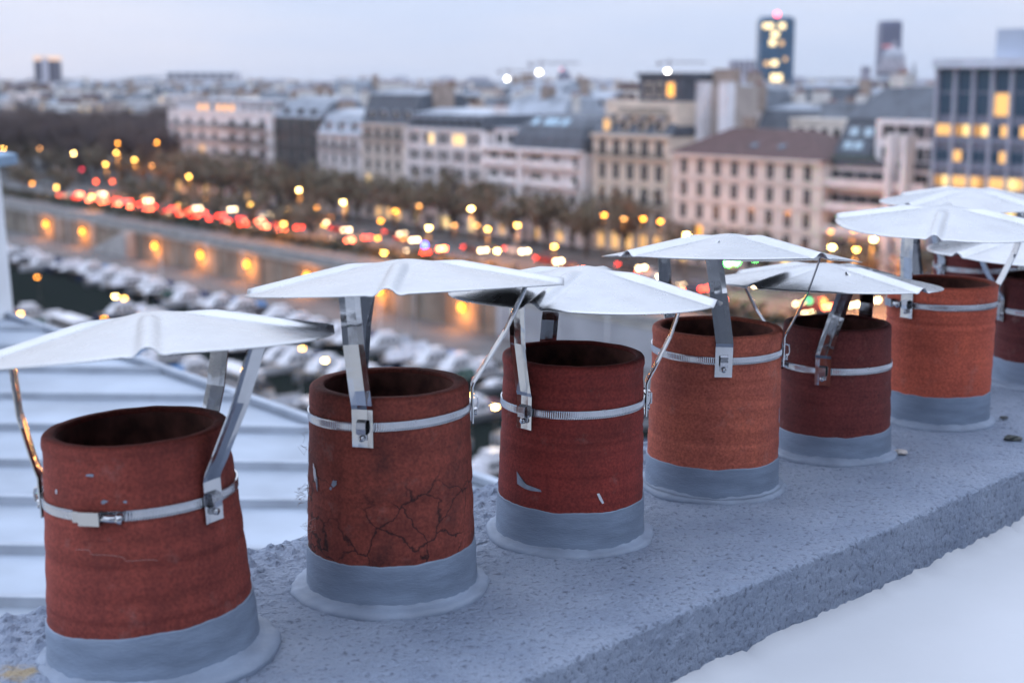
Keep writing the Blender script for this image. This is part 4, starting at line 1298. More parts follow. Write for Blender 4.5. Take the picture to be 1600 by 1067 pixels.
def b_terrace():
    u0, u1 = u_at(1288, NF - 2), u_at(1456, NF - 2)
    h = z_at(1372, 262, NF - 2) - GZ
    B = Bld('terraced_block', 'stepped block with planted terraces, white fins and slate roof beside the office', u0, u1, NF - 2, 18, wall_mat('pinkwhite', (0.58, 0.51, 0.50)))
    B.wall(h)
    for f in range(5):
        z = f * h / 5
        B.windows(B.cols(7, 0.5), z + 0.9, 2.1, h / 5 - 1.5, lit=(1,) if f == 2 else (), key='t')
        B.balcony(z + 0.5, 0.2, B.w * 0.66, 1.6, solid=True, rail=B.wm)
        B.balcony(z + 0.5, B.w * 0.7, B.w - 0.2, 1.3, solid=True, rail=B.wm)
    for x in (0.66, 0.80):
        B.box('fin', B.w * x, B.w * x + 0.7, -2.2, 0.02, 0.15, h + 4.5, wall_mat('bright', (0.68, 0.63, 0.62)))
    B.box('upper_storey', B.w * 0.36, B.w - 0.1, 2.6, 16, h, h + 6.2, wall_mat('bright', (0.68, 0.63, 0.62)))
    B.windows(B.cols(4, 0.6, B.w * 0.38), h + 0.9, 2.0, 1.7, y=2.6, key='t'); B.windows(B.cols(4, 0.6, B.w * 0.38), h + 3.8, 2.0, 1.7, y=2.6, key='t')
    B.box('parapet', 0, B.w, -0.3, 0.0, h, h + 0.9, M['slate'])
    b = MB(); b.frustum((-0.5, B.w * 0.9, 4, 18), (3.0, B.w * 0.86, 9, 14), h + 6.21, h + 10.5); b.frustum((-0.5, B.w * 0.35, 1.5, 17.8), (0.3, B.w * 0.34, 4.2, 16), h + 0.02, h + 6.2)
    r = b.build('roof', [M['slate']], B.root)
    for (x, y, z) in ((0.10, 2.6, 2.6), (0.2, 2.6, 2.6), (0.26, 3.4, 4.4), (0.12, 3.4, 4.4)):
        s = MB(); s.box(-0.7, 0.7, -0.05, 0.1, -0.6, 0.6)
        o = s.build('skylight', [mat('skylight_pale', (0.36, 0.46, 0.52), 0.2, 0.2)], r, (B.w * x, y - 0.02, h + z)); o.rotation_euler = (R(-24), 0, 0)
    B.chimney(B.w * 0.28, 10, h + 6, h + 12, 2.2, 2.4, 4, wall_mat('chimpale', (0.52, 0.49, 0.46)))
    for k in range(7):
        bl = MB(); bl.lathe([(0.05, 0), (0.7, 0.3), (0.75, 0.8), (0.25, 1.3)], 9, 0, True)
        bl.build('terrace_shrub', [M['leaf_dark']], B.root, (0.8 + k * 1.1, 0.6, h + 0.02))
def b_office():
    n0 = NF - 6
    u0, u1 = u_at(1457, n0), u_at(1700, n0)
    h = z_at(1530, 100, n0) - GZ
    B = Bld('glass_office_block', 'tall office block with lit glass bays and grey fins at the right edge', u0, u1, n0, 24, wall_mat('office', (0.17, 0.18, 0.23)))
    B.wall(h)
    rn = random.Random(5)
    nb = 8; bw = B.w / nb; fh = 3.1; fl = 7
    for k in range(nb):
        for q_ in range(2):
            b = MB(); b.box(-bw/2 + 0.35, bw/2 - 0.35, -0.06, 0.02, 0, 2.6)
            b.build('window', [M['lit_warm'] if rn.random() < 0.14 else M['glass_blue']], B.root, (bw * (k + 0.5), 0, h - 6.1 + q_ * 2.85))
    for r_ in range(fl):
        z = h - 6.2 - (r_ + 1) * fh
        lit_row = {0: 0.93, 1: 0.12, 2: 0.97, 3: 0.8, 4: 0.6}.get(r_, 0.4)
        for k in range(nb):
            for s_ in (-0.5, 0.5):
                g = rn.choice(('lit_yellow', 'lit_warm', 'lit_warm', 'lit_dim')) if rn.random() < lit_row else 'glass_blue'
                key = ('off', g)
                if key not in WM:
                    b = MB(); b.box(-bw/4 + 0.10, bw/4 - 0.10, -0.06, 0.02, 0, 1.3); WM[key] = b.mesh('window', [M[g]])
                link('window', WM[key], B.root, (bw * (k + 0.5) + s_ * bw * 0.46, 0, z + 0.75))
        B.box('spandrel', 0, B.w, -0.30, 0.01, z - 0.25, z + 0.5, B.wm)
    for k in range(nb + 1):
        B.box('fin', bw * k - 0.2, bw * k + 0.2, -0.42, 0.01, 0.15, h - 0.5, wall_mat('office_fin', (0.32, 0.33, 0.39)))
    B.box('roof_band', -0.3, B.w + 0.2, -1.0, 23.8, h - 0.48, h + 0.6, wall_mat('office_band', (0.46, 0.49, 0.56)))
    B.box('plant_room', 4.5, B.w - 4, 5, 20, h + 0.6, h + 4.2, wall_mat('plant', (0.36, 0.39, 0.45)))
    # its left flank
    for f in range(8):
        for y in (3, 8, 13, 18):
            key = ('flank', 'lit' if rn.random() < 0.3 else 'no')
            if key not in WM:
                b = MB(); b.box(-1.9, 1.9, -0.06, 0.02, 0, fh - 1.2); WM[key] = b.mesh('window', [M['lit_warm' if key[1] == 'lit' else 'glass_blue']])
            link('window', WM[key], B.root, (0, y, f * fh + 0.9), -pi/2)
M['leaf_dark'] = mat('dark_evergreen_leaf', (0.03, 0.045, 0.025), 0.7, var=0.4, vscale=3)
b_left(); b_dark(); b_small()
b_hauss(567, 649, 196, 'apartment_house', 'cream apartment house with tall slate mansard beside the white gridded block', wall_mat('cream3', (0.53, 0.46, 0.41)), 12, 5.6, 6, 5)
b_white(); b_loggia(); b_corner(); b_brown(); b_terrace(); b_office()

# ------------------------------------------------------------------ houses of the streets behind
TONES = [('pale cream', (0.62, 0.56, 0.50)), ('off white', (0.70, 0.68, 0.68)), ('beige', (0.54, 0.47, 0.41)), ('light grey', (0.55, 0.55, 0.57)), ('pinkish', (0.60, 0.52, 0.49)), ('brownish', (0.38, 0.31, 0.28))]
def back_houses():
    rn = random.Random(77)
    rows = [(70, 0.10), (108, 0.08), (150, 0.07), (205, 0.06), (275, 0.06), (370, 0.05), (500, 0.05), (660, 0.05)]
    where = ['row just behind the quay front', 'second row behind the quay', 'third row behind the quay', 'fourth row behind the quay', 'fifth row behind the quay', 'sixth row behind the quay', 'seventh row behind the quay', 'farthest row of houses']
    for ri, (n, lp) in enumerate(rows):
        ua, ub = u_at(-60, n), u_at(1680, n)
        u = ua; cnt = 0
        while u < ub:
            wd = rn.uniform(10, 19) * (1 + n / 650)
            p = un(u + wd / 2, n); px = 800 + FPX * p.x / (p.y * cos(PITCH))
            if p.y > 1500: u += wd; continue
            d = rn.uniform(11, 16)
            h = rn.uniform(13.5, 20.5) + (rn.uniform(0, 3.5) if rn.random() < 0.35 else 0)
            if px < 300 and n < 160: u += wd; continue      # the wooded square
            tn, tc_ = rn.choice(TONES)
            cnt += 1
            roof_m, rname = rn.choice((('zinc_roof', 'grey zinc'), ('zinc_pale', 'pale zinc'), ('slate', 'slate'), ('slate', 'slate'), ('tile_brown', 'brown tile')))
            third = 'left' if px < 520 else ('centre' if px < 1060 else 'right')
            B = Bld('town_house', '%s house, %s roof, %s from left, %s' % (tn, rname, ordn(cnt), where[ri]), u, u + wd - 0.4, n + rn.uniform(-5, 5), d, wall_mat('bk_' + tn, tc_), group='houses of the streets behind the quay')
            B.wall(h)
            wmb = MB(); lmb = MB(); nc = int(wd / 2.6); fl = int(h / 3.1)
            for f in range(max(0, fl - 3), fl):
                for k in range(nc):
                    x = 1 + (wd - 2.4) * (k + 0.5) / nc
                    (lmb if rn.random() < lp else wmb).box(x - 0.55, x + 0.55, -0.05, 0.02, f * h / fl + 0.7, f * h / fl + 2.5)
            if wmb.v:
                o = wmb.build('window_rows', [M['glass']], B.root); o['kind'] = 'stuff'
            if lmb.v:
                o = lmb.build('lit_window_rows', [M[rn.choice(('lit_warm', 'lit_yellow'))]], B.root); o['kind'] = 'stuff'
            if rn.random() < 0.72:
                B.mansard(h + 0.003, rn.uniform(2.5, 4.2), rn.uniform(1.4, 2.6), M[roof_m], topm=M['zinc_roof'])
                top = h + 3
            else:
                B.box('parapet', -0.1, wd - 0.3, -0.15, d + 0.1, h, h + 0.5, B.wm)
                B.box('roof_hut', wd * 0.3, wd * 0.7, 3, 8, h + 0.5, h + 2.9, M[roof_m])
                top = h
            for k in range(rn.choice((2, 3, 3, 4))):
                B.chimney((0.5, wd - 1.0, wd * 0.5, wd * 0.28)[k] + rn.uniform(0, 0.3), d * rn.uniform(0.25, 0.75), h, top + rn.uniform(1.0, 4.2), rn.uniform(0.7, 1.2), rn.uniform(2, 4.5), 4 if n < 200 else 0, rn.choice((M['chim'], wall_mat('chimpale', (0.52, 0.49, 0.46)))))
            u += wd
back_houses()

# individually visible blocks and landmarks further off
def landmark_box(name, label, px0, px1, py, Y, depth, colr, cat='building', roofm='zinc_pale', rows=4, lit=(), cols=8):
    p0, p1 = at_y(px0, 300, Y), at_y(px1, 300, Y)
    top = at_y((px0 + px1) / 2, py, Y).z
    root = empty(name, (p0.x, Y, GZ)); tag(root, label, cat)
    wd = p1.x - p0.x; h = top - GZ
    b = MB(); b.box(0, wd, 0, depth, 0, h - 0.8); b.build('wall', [mat(name + '_wall', colr, 0.85, var=0.08, vscale=0.2)], root)
    r = MB(); r.frustum((-0.3, wd + 0.3, -0.3, depth + 0.3), (0.8, wd - 0.8, 1.5, depth - 1.5), h - 0.8 + 0.003, h + 0.4); r.build('roof', [M[roofm]], root)
    for f in range(rows):
        for k in range(cols):
            x = wd * (k + 0.5) / cols
            key = ('lm', name, (f, k) in lit)
            if key not in WM:
                q = MB(); q.box(-wd / cols * 0.32, wd / cols * 0.32, -0.05, 0.02, 0, 1.9); WM[key] = q.mesh('window', [M['lit_warm'] if key[2] else M['glass']])
            link('window', WM[key], root, (x, 0, h - 3.3 - f * 3.2))
    return root
landmark_box('grey_institute', 'long pale grey block with a row of dark windows behind the loggia block', 800, 962, 150, 420, 16, (0.50, 0.50, 0.54), rows=3, cols=9)
landmark_box('beige_party_block', 'beige windowless gable block behind the white gridded block', 660, 752, 146, 395, 14, (0.46, 0.40, 0.35), rows=1, cols=3, roofm='zinc_roof')
landmark_box('long_hall', 'very long pale hall on the horizon above the white balcony block', 268, 372, 113, 1500, 40, (0.50, 0.48, 0.50), rows=2, cols=8, roofm='zinc_pale')
landmark_box('slab_block', 'pale pinkish slab block on the horizon left of the green glass tower', 1137, 1178, 94, 1700, 22, (0.45, 0.42, 0.47), rows=5, cols=5)
landmark_box('small_tower_block', 'small square block on the horizon between the two tall towers', 1340, 1352, 104, 1900, 12, (0.30, 0.28, 0.33), rows=2, cols=3)

def tower_left():
    Y = 1900
    p = at_y(82, 300, Y); s = Y / FPX
    root = empty('water_tower_block', (p.x, Y, GZ)); tag(root, 'dark high-rise with pale lift shaft and lit crown on the left horizon', 'tower')
    top = at_y(82, 88, Y).z - GZ; w_ = 17 * s
    b = MB(); b.box(-w_, -w_ * 0.28, 0, 22, 0, top - 6); b.box(w_ * 0.28, w_, 0, 22, 0, top - 6); b.build('slab', [mat('tower_dark', (0.10, 0.095, 0.12), 0.7)], root)
    c = MB(); c.box(-w_ * 0.28, w_ * 0.28, -1.5, 20, 0, top - 2); c.build('lift_shaft', [mat('tower_pale', (0.52, 0.50, 0.55), 0.8)], root)
    d = MB(); d.box(-w_ * 1.02, -w_ * 0.30, -0.8, 22.4, top - 6, top); d.box(w_ * 0.30, w_ * 1.02, -0.8, 22.4, top - 6, top)
    d.build('lit_crown', [emitter('crown_light', (1.0, 0.72, 0.58), 0.95)], root)
tower_left()

def tower_glass():
    Y = 1250
    p = at_y(1208, 300, Y); s = Y / FPX
    root = empty('glass_tower', (p.x, Y, GZ)); tag(root, 'tall dark blue glass tower with lit floors and a red beacon on top', 'tower')
    top = at_y(1208, 26, Y).z - GZ; w_ = 27.5 * s
    prof = MB()
    n = 20; ring = []
    for k in range(n):
        a = 2 * pi * k / n; e = 0.42
        x = w_ * abs(cos(a)) ** e * (1 if cos(a) >= 0 else -1); y = 13 * abs(sin(a)) ** e * (1 if sin(a) >= 0 else -1)
        ring.append((x, y + 13))
    vs = [(x, y, 0) for x, y in ring] + [(x, y, top - 3) for x, y in ring] + [(x * 0.86, (y - 13) * 0.86 + 13, top) for x, y in ring]
    prof.add(vs, [(k, (k+1) % n, n+(k+1) % n, n+k) for k in range(n)] + [(n+k, n+(k+1) % n, 2*n+(k+1) % n, 2*n+k) for k in range(n)] + [tuple(range(2*n, 3*n))])
    prof.build('shaft', [mat('tower_glass_blue', (0.025, 0.085, 0.16), 0.25, var=0.3, vscale=0.12)], root)
    nf = int(top / 3.6)
    for f in range(2, nf):
        b = MB(); vs = [(x * 1.004, (y - 13) * 1.004 + 13, z) for z in (f * 3.6, f * 3.6 + 0.7) for x, y in ring]
        b.add(vs, [(k, (k+1) % n, n+(k+1) % n, n+k) for k in range(n)])
        if f == 2: me = b.mesh('floor_band', [mat('tower_band', (0.05, 0.085, 0.115), 0.4)])
        link('floor_band', me, root, (0, 0, (f - 2) * 3.6 if f > 2 else 0))
    lm = emitter('tower_lights', (1.0, 0.76, 0.40), 2.4)
    ld = emitter('tower_lights_dim', (1.0, 0.62, 0.30), 1.1)
    for (px, py, ww, hh_, br) in ((1199, 41, 13, 7, 1), (1204, 41, 8, 8, 1), (1222, 41, 9, 8, 1), (1211, 54, 11, 8, 1), (1207, 67, 9, 9, 1), (1221, 68, 7, 7, 0), (1198, 100, 8, 7, 0), (1210, 99, 10, 8, 1), (1227, 93, 5, 6, 0), (1213, 122, 17, 11, 1), (1190, 131, 7, 7, 0), (1185, 137, 6, 6, 0)):
        q = at_y(px, py, Y)
        b = MB(); b.box(-ww * s / 2, ww * s / 2, -0.5, 0.3, -hh_ * s / 2, hh_ * s / 2)
        b.build('lit_floor', [lm if br else ld], root, (q.x - p.x, -0.1, q.z - GZ))
    b = MB(); b.lathe([(0.05, 0), (1.6, 0.4), (2.0, 2.0), (1.4, 3.6), (0.05, 4.4)], 10, 0, True)
    b.build('beacon', [emitter('red_beacon', (1.0, 0.10, 0.16), 9)], root, (1.5 * s, 13, top))
tower_glass()

def tower_far():
    Y = 3300; p = at_y(1383, 300, Y); s = Y / FPX
    root = empty('skyscraper', (p.x, Y, GZ)); tag(root, 'slim dark skyscraper rising behind the stone dome', 'tower')
    top = at_y(1383, 33, Y).z - GZ; w_ = 17 * s
    b = MB(); b.frustum((-w_, w_ * 0.86, 0, 40), (-w_, w_ * 0.86, 0, 40), 0, top - 8); b.frustum((-w_, w_ * 0.86, 0, 40), (-w_ * 0.9, w_ * 0.78, 2, 38), top - 8 + 0.01, top)
    b.build('shaft', [mat('skyscraper_glass', (0.045, 0.05, 0.12), 0.4, var=0.2, vscale=0.05)], root)
    for k in range(6):
        c = MB(); c.box(-w_ * 0.99 + k * w_ * 0.31, -w_ * 0.99 + k * w_ * 0.31 + w_ * 0.06, -1.2, 0.02, 0, top - 9); c.build('mullion', [mat('skyscraper_mullion', (0.06, 0.06, 0.09), 0.6)] , root)
    d = MB(); d.box(-w_ * 0.9, w_ * 0.2, -1.6, 0.0, 0, 6); d.build('lit_sign', [emitter('pink_sign', (1.0, 0.30, 0.36), 0.5)], root, (0, 0, at_y(1383, 75, Y).z - GZ))
tower_far()

def dome():
    Y = 1800; p = at_y(1390, 300, Y); s = Y / FPX
    root = empty('domed_church', (p.x, Y, GZ)); tag(root, 'pale stone dome with stepped drum in front of the slim skyscraper', 'church')
    st = mat('dome_stone', (0.40, 0.37, 0.40), 0.85, var=0.15, vscale=0.1)
    zz = lambda py: at_y(1390, py, Y).z - GZ
    b = MB(); b.box(-28 * s, 34 * s, -4, 40, 0, zz(124)); b.build('nave', [st], root)
    g = MB(); g.frustum((-30 * s, 36 * s, -6, 42), (-10 * s, 16 * s, 10, 26), zz(124) + 0.01, zz(116)); g.build('nave_roof', [M['zinc_roof']], root)
    d = MB(); d.lathe([(20 * s, 0), (20 * s, zz(103)), (18 * s, zz(103)), (18 * s, zz(92))], 24, 0, False, c=(2 * s, 18, 0)); d.build('drum', [st], root)
    for k in range(24):
        a = 2 * pi * k / 24
        c = MB(); c.tube([(2 * s + 21.5 * s * cos(a), 18 + 21.5 * s * sin(a), zz(119)), (2 * s + 21.5 * s * cos(a), 18 + 21.5 * s * sin(a), zz(104))], 1.0, 6); c.build('column', [st], root)
    e = MB(); r0 = 17.6 * s; zb = zz(92); hh_ = zz(74) - zb
    e.lathe([(r0 * cos(t * pi / 2 / 10), zb + hh_ * sin(t * pi / 2 / 10)) for t in range(10)] + [(3.2 * s, zb + hh_ * 1.0)], 24, 0, True, c=(2 * s, 18, 0)); dm = e.build('dome', [mat('lead_dome', (0.33, 0.34, 0.38), 0.7)], root)
    f = MB(); f.lathe([(3.2 * s, zz(75)), (3.2 * s, zz(69)), (0.4, zz(63))], 12, 0, False, c=(2 * s, 18, 0)); f.build('lantern', [st], dm)
    sp = MB(); sp.frustum((28 * s, 34 * s, 5, 10), (30.8 * s, 31.2 * s, 7.3, 7.7), zz(124) + 0.02, zz(97)); sp.build('spire', [M['slate']], root)
dome()
def small_dome():
    Y = 1700; p = at_y(881, 300, Y); s = Y / FPX
    root = empty('domed_church', (p.x, Y, GZ)); tag(root, 'small dark dome with lantern and red light on the middle horizon', 'church')
    zz = lambda py: at_y(881, py, Y).z - GZ
    b = MB(); b.box(-12 * s, 46 * s, 0, 40, 0, zz(124)); b.build('nave', [mat('church_stone', (0.30, 0.27, 0.28), 0.85)], root)
    d = MB(); d.lathe([(11 * s, 0), (11 * s, zz(120)), (10 * s, zz(117)), (7 * s, zz(113)), (2.5 * s, zz(110)), (2.2 * s, zz(106)), (0.3, zz(103))], 16, 0, True, c=(0, 15, 0)); d.build('dome', [mat('church_lead', (0.13, 0.13, 0.17), 0.7)], root)
    e = MB(); e.lathe([(0.05, 0), (1.5, 1), (0.05, 2.4)], 8, 0, True); e.build('beacon', [emitter('red_beacon2', (1.0, 0.2, 0.3), 3)], root, (-5 * s, 0, zz(110)))
small_dome()
def crane(px, py, Y, label):
    p = at_y(px, 300, Y); s = Y / FPX
    root = empty('tower_crane', (p.x, Y, GZ)); tag(root, label, 'crane')
    top = at_y(px, py, Y).z - GZ
    m = mat('crane_steel', (0.30, 0.28, 0.30), 0.7)
    b = MB(); b.box(-0.8, 0.8, -0.8, 0.8, 0, top + 4); b.build('mast', [m], root)
    c = MB(); c.box(-12, 34, -0.6, 0.6, top, top + 1.4); c.frustum((-12, -8, -1, 1), (-12, -8, -1, 1), top - 2.5, top - 0.01); c.build('jib', [m], root)
    d = MB(); d.lathe([(0.05, 0), (1.6, 0.8), (1.6, 2), (0.05, 3)], 8, 0, True); d.build('floodlight', [emitter('crane_light', (1.0, 0.95, 0.85), 22)], root, (-2, -2, top - 9))
crane(845, 100, 1300, 'tower crane with white floodlight on the middle horizon left of the small dome')
crane(1042, 99, 1350, 'tower crane with white floodlight left of the lit penthouse chimney')
crane(795, 112, 1500, 'low crane with pale floodlight left of the brightest floodlight')

# the far city and its hills
def far_city():
    rn = random.Random(3)
    tones = [(0.42, 0.40, 0.40), (0.30, 0.31, 0.35), (0.50, 0.48, 0.49), (0.24, 0.24, 0.28), (0.36, 0.31, 0.30)]
    ms = [mat('far_roof_%d' % i, c, 0.85) for i, c in enumerate(tones)] + [emitter('far_lights', (1.0, 0.80, 0.60), 3.2)]
    b = MB()
    for i in range(5200):
        Y = 640 * (6.8 ** rn.random())
        X = rn.uniform(-0.42, 0.42) * Y
        u, n = to_un(Vector((X, Y, 0)))
        if n < 690 and Y < 1250: continue
        if Y < 1000 and X < -0.24 * Y: continue
        w_ = rn.uniform(9, 22) * (0.7 + Y / 2500); d = rn.uniform(9, 16); h = rn.uniform(13, 22.5) + (rn.uniform(0, 6) if rn.random() < 0.12 else 0)
        mi = rn.randrange(5)
        b.box(X - w_/2, X + w_/2, Y, Y + d, GZ, GZ + h, mi)
        b.frustum((X - w_/2 - 0.2, X + w_/2 + 0.2, Y - 0.2, Y + d + 0.2), (X - w_/2 + 1.5, X + w_/2 - 1.5, Y + 3, Y + d - 3), GZ + h + 0.01, GZ + h + rn.uniform(1.5, 4.0), rn.choice((1, 1, 3, 2)))
        if rn.random() < 0.3:
            cx = X + rn.uniform(-0.4, 0.4) * w_
            b.box(cx - 0.6, cx + 0.6, Y + 4, Y + 7, GZ + h, GZ + h + rn.uniform(3, 6), rn.choice((0, 4, 2)))
        if rn.random() < 0.05:
            s = Y * 0.0009
            b.box(X - s, X + s, Y - 1.5, Y - 1.0, GZ + h - 2 * s, GZ + h, 5)
    o = b.build('far_rooftops', ms)
    tag(o, 'hazy mass of pale roofs stretching to the horizon', 'rooftops', kind='stuff')
    h = MB(); vs = []
    nx = 160
    for i in range(nx + 1):
        X = -4200 + 8400 * i / nx
        t = i / nx
        hgt = 22 + 40 * max(0, noise.noise(Vector((X * 0.0009, 2, 0)))) + 14 * noise.noise(Vector((X * 0.004, 5, 0))) + 26 * max(0, 0.45 - t)
        for (dy, z) in ((0, GZ), (350, GZ + hgt * 0.75), (700, GZ + hgt), (1200, GZ)):
            vs.append((X * 0.66, 4500 + dy - abs(X) * 0.1, z))
    h.add(vs, [(i*4+j, i*4+j+1, (i+1)*4+j+1, (i+1)*4+j)[::-1] for i in range(nx) for j in range(3)], 0, True)
    o = h.build('hills', [mat('far_hill', (0.10, 0.11, 0.12), 0.95, var=0.5, vscale=0.01, world=True)]); o['kind'] = 'structure'
far_city()

# ------------------------------------------------------------------ trees
def tree_meshes(seed, H, crown_r, kind):
    rn = random.Random(seed)
    t = MB()
    trunk_h = H * rn.uniform(0.28, 0.36)
    t.tube([(0, 0, -0.1), (0.05, 0.03, trunk_h * 0.5), (0.0, 0.08, trunk_h), (0.1, 0, H * 0.62)], [0.30, 0.24, 0.20, 0.07], 7)
    tips = []
    for k in range(9):
        a = 2 * pi * k / 9 + rn.uniform(-0.3, 0.3)
        z0 = trunk_h * rn.uniform(0.85, 1.25)
        r = crown_r * rn.uniform(0.55, 0.95); z1 = H * rn.uniform(0.55, 0.92)
        mid = Vector((r * 0.45 * cos(a), r * 0.45 * sin(a), z0 + (z1 - z0) * 0.6)); end = Vector((r * cos(a), r * sin(a), z1))
        t.tube([(0, 0, z0), mid, end], [0.12, 0.07, 0.02], 5)
        tips += [mid, end]
        for q in range(3):
            e2 = mid.lerp(end, rn.random()) + Vector((rn.uniform(-1, 1), rn.uniform(-1, 1), rn.uniform(-0.2, 1.2))) * crown_r * 0.35
            t.tube([mid, e2], [0.045, 0.012], 4); tips.append(e2)
    c = MB()
    clumps = [Vector(p) for p in tips] + [Vector((rn.gauss(0, 0.42) * crown_r, rn.gauss(0, 0.42) * crown_r, H * rn.uniform(0.42, 0.95))) for _ in range(14)]
    ncl = 10 if kind == 'leaf' else 36
    for cl in clumps:
        mi = rn.choice((0, 0, 1, 2))
        cr_ = crown_r * rn.uniform(0.18, 0.36)
        for _ in range(ncl):
            d = Vector((rn.gauss(0, 1), rn.gauss(0, 1), rn.gauss(0, 0.8))) * cr_ * 0.55
            p = cl + d
            if p.z < trunk_h * 0.7: continue
            if kind == 'leaf':
                s = rn.uniform(0.14, 0.40); s2 = s * rn.uniform(0.3, 0.9)
            else:
                s = rn.uniform(0.4, 0.9); s2 = 0.045
            a = Vector((rn.gauss(0, 1), rn.gauss(0, 1), rn.gauss(0, 1))).normalized()
            if kind != 'leaf': a = (a + d.normalized() * 0.8 + Vector((0, 0, 0.5))).normalized()
            b2 = a.cross(Vector((rn.gauss(0, 1), rn.gauss(0, 1), rn.gauss(0, 1)))).normalized()
            c.add([p - a*s - b2*s2, p + a*s - b2*s2*0.6, p + a*s + b2*s2*0.6, p - a*s + b2*s2], [(0, 1, 2, 3)], mi)
    return t, c
M['bark'] = mat('plane_bark', (0.10, 0.085, 0.07), 0.9, var=0.3, vscale=3)
LEAF = [mat('olive_leaf', (0.16, 0.125, 0.08), 0.75), mat('brown_leaf', (0.20, 0.135, 0.09), 0.75), mat('green_leaf', (0.12, 0.10, 0.06), 0.75)]
TWIG = [mat('twig_brown', (0.10, 0.072, 0.066), 0.9), mat('twig_purple', (0.088, 0.066, 0.072), 0.9), mat('twig_tan', (0.125, 0.09, 0.078), 0.9)]
def trees():
    rn = random.Random(42)
    sets = {}
    for kind, mats, H, cr_ in (('leaf', LEAF, 8.6, 3.6), ('twig', TWIG, 15.0, 5.0)):
        sets[kind] = []
        for s in range(4):
            t, c = tree_meshes(100 + s + (50 if kind == 'twig' else 0), H * rn.uniform(0.92, 1.08), cr_, kind)
            sets[kind].append((t.mesh('trunk', [M['bark']]), c.mesh('crown', mats)))
    def put(kind, p, label, group, sc=1.0):
        a = rn.choice(sets[kind])
        root = empty('plane_tree' if kind == 'leaf' else 'bare_tree', p, rn.uniform(0, 6.28))
        root.scale = (sc * rn.uniform(0.9, 1.15), sc * rn.uniform(0.9, 1.15), sc * rn.uniform(0.88, 1.15))
        tag(root, label, 'tree', group)
        link('trunk', a[0], root); link('crown', a[1], root)
    # street trees before the quay front
    names = [(428, 'the white balcony block'), (498, 'the dark glazed block'), (566, 'the pale mansard house'), (650, 'the cream house with the tall mansard'), (768, 'the white gridded block'), (925, 'the loggia block'), (1050, 'the cream corner house'), (1285, 'the brown hipped roof'), (1460, 'the terraced block'), (9999, 'the glass office')]
    for row, nn in ((0, 36.5), (1, 41.0), (2, 11.0)):
        u = -150.0; cnt = 0
        while u < 300:
            p = un(u + rn.uniform(-1.5, 1.5), nn + rn.uniform(-0.8, 0.8), GZ + 0.1)
            px = 800 + FPX * p.x / (p.y * cos(PITCH))
            if -60 < px < 1560 and not (px < 262 and row == 0) and not (row == 2 and (px > 520 or rn.random() < 0.5)):
                nm = [b for a, b in names if px < a][0] if px > 262 else 'the wooded square'
                cnt += 1
                lab = '%s plane tree %s, before %s' % (ordn(cnt), ('on the kerb', 'along the house fronts', 'by the quay parapet')[row], nm)
                sc = 1.18 if px < 700 else 1.05
                if px > 1050: sc = 0.75
                put('leaf', p, lab, 'plane trees along the boulevard', sc * (0.75 if row == 2 else 1))
            u += (8.4, 12.5, 11)[row] + rn.uniform(-1, 2)
    # wooded square on the left
    k = 0
    for i in range(14):
        for j in range(10):
            Y = 352 + j * 15 + rn.uniform(-4, 4)
            X = (-0.40 + 0.165 * (i + rn.uniform(-0.3, 0.3)) / 13) * Y
            u, n = to_un(Vector((X, Y, 0)))
            if n < 40: continue
            dep = 'front' if j < 3 else ('middle' if j < 7 else 'rear')
            put('twig', Vector((X, Y, GZ)), 'bare brown tree of the wooded square, row %s from front, place %s from left' % (ordn(j + 1), ordn(i + 1)), 'bare trees of the wooded square', 1.0 + 0.02 * j)
            k += 1
trees()
def hedge():
    rn = random.Random(9)
    b = MB()
    for i in range(9000):
        u = rn.uniform(-160, 260); nn = rn.gauss(11.5, 1.1); z = GZ + 0.15 + abs(rn.gauss(0, 0.65))
        if z > GZ + 2.0: continue
        p = un(u, nn, z); s = rn.uniform(0.18, 0.42)
        a = Vector((rn.gauss(0, 1), rn.gauss(0, 1), rn.gauss(0, 1))).normalized(); c = a.cross(Vector((rn.gauss(0, 1), rn.gauss(0, 1), rn.gauss(0, 1)))).normalized()
        b.add([p - a*s - c*s, p + a*s - c*s, p + a*s + c*s, p - a*s + c*s], [(0, 1, 2, 3)], rn.choice((0, 0, 1)))
    o = b.build('hedge', [mat('hedge_leaf', (0.055, 0.06, 0.035), 0.8), mat('hedge_brown', (0.09, 0.07, 0.05), 0.8)])
    tag(o, 'dark low hedge between the quay wall and the boulevard', 'hedge', kind='stuff')
hedge()

# ------------------------------------------------------------------ lamps
M['lamp_iron'] = mat('lamp_iron', (0.03, 0.035, 0.035), 0.5)
def lamp_proto(height, bulb, tone, strength):
    post = MB(); post.lathe([(0.16, 0), (0.16, 0.5), (0.09, 0.9), (0.06, height - 0.5), (0.05, height - 0.35)], 8, 0, True)
    arm = MB(); arm.tube([(0, 0, height - 0.5), (0, -0.25, height - 0.05), (0, -0.6, height + 0.25)], [0.05, 0.045, 0.04], 6)
    arm.lathe([(0.02, height + 0.75), (0.30, height + 0.62), (bulb + 0.08, height + 0.35)], 10, 0, True, c=(0, -0.7, 0))
    gl = MB(); gl.lathe([(0.01, height + 0.42 - bulb), (bulb * 0.7, height + 0.42 - bulb * 0.75), (bulb, height + 0.36), (bulb * 0.8, height + 0.45), (0.01, height + 0.5)], 12, 0, True, c=(0, -0.7, 0))
    return post.mesh('post', [M['lamp_iron']]), arm.mesh('arm', [M['lamp_iron']]), gl.mesh('lantern', [emitter('lamp_' + str(tone), tone, strength)])
YEL = (1.0, 0.50, 0.09); AMB = (1.0, 0.33, 0.03); WHT = (1.0, 0.64, 0.20)
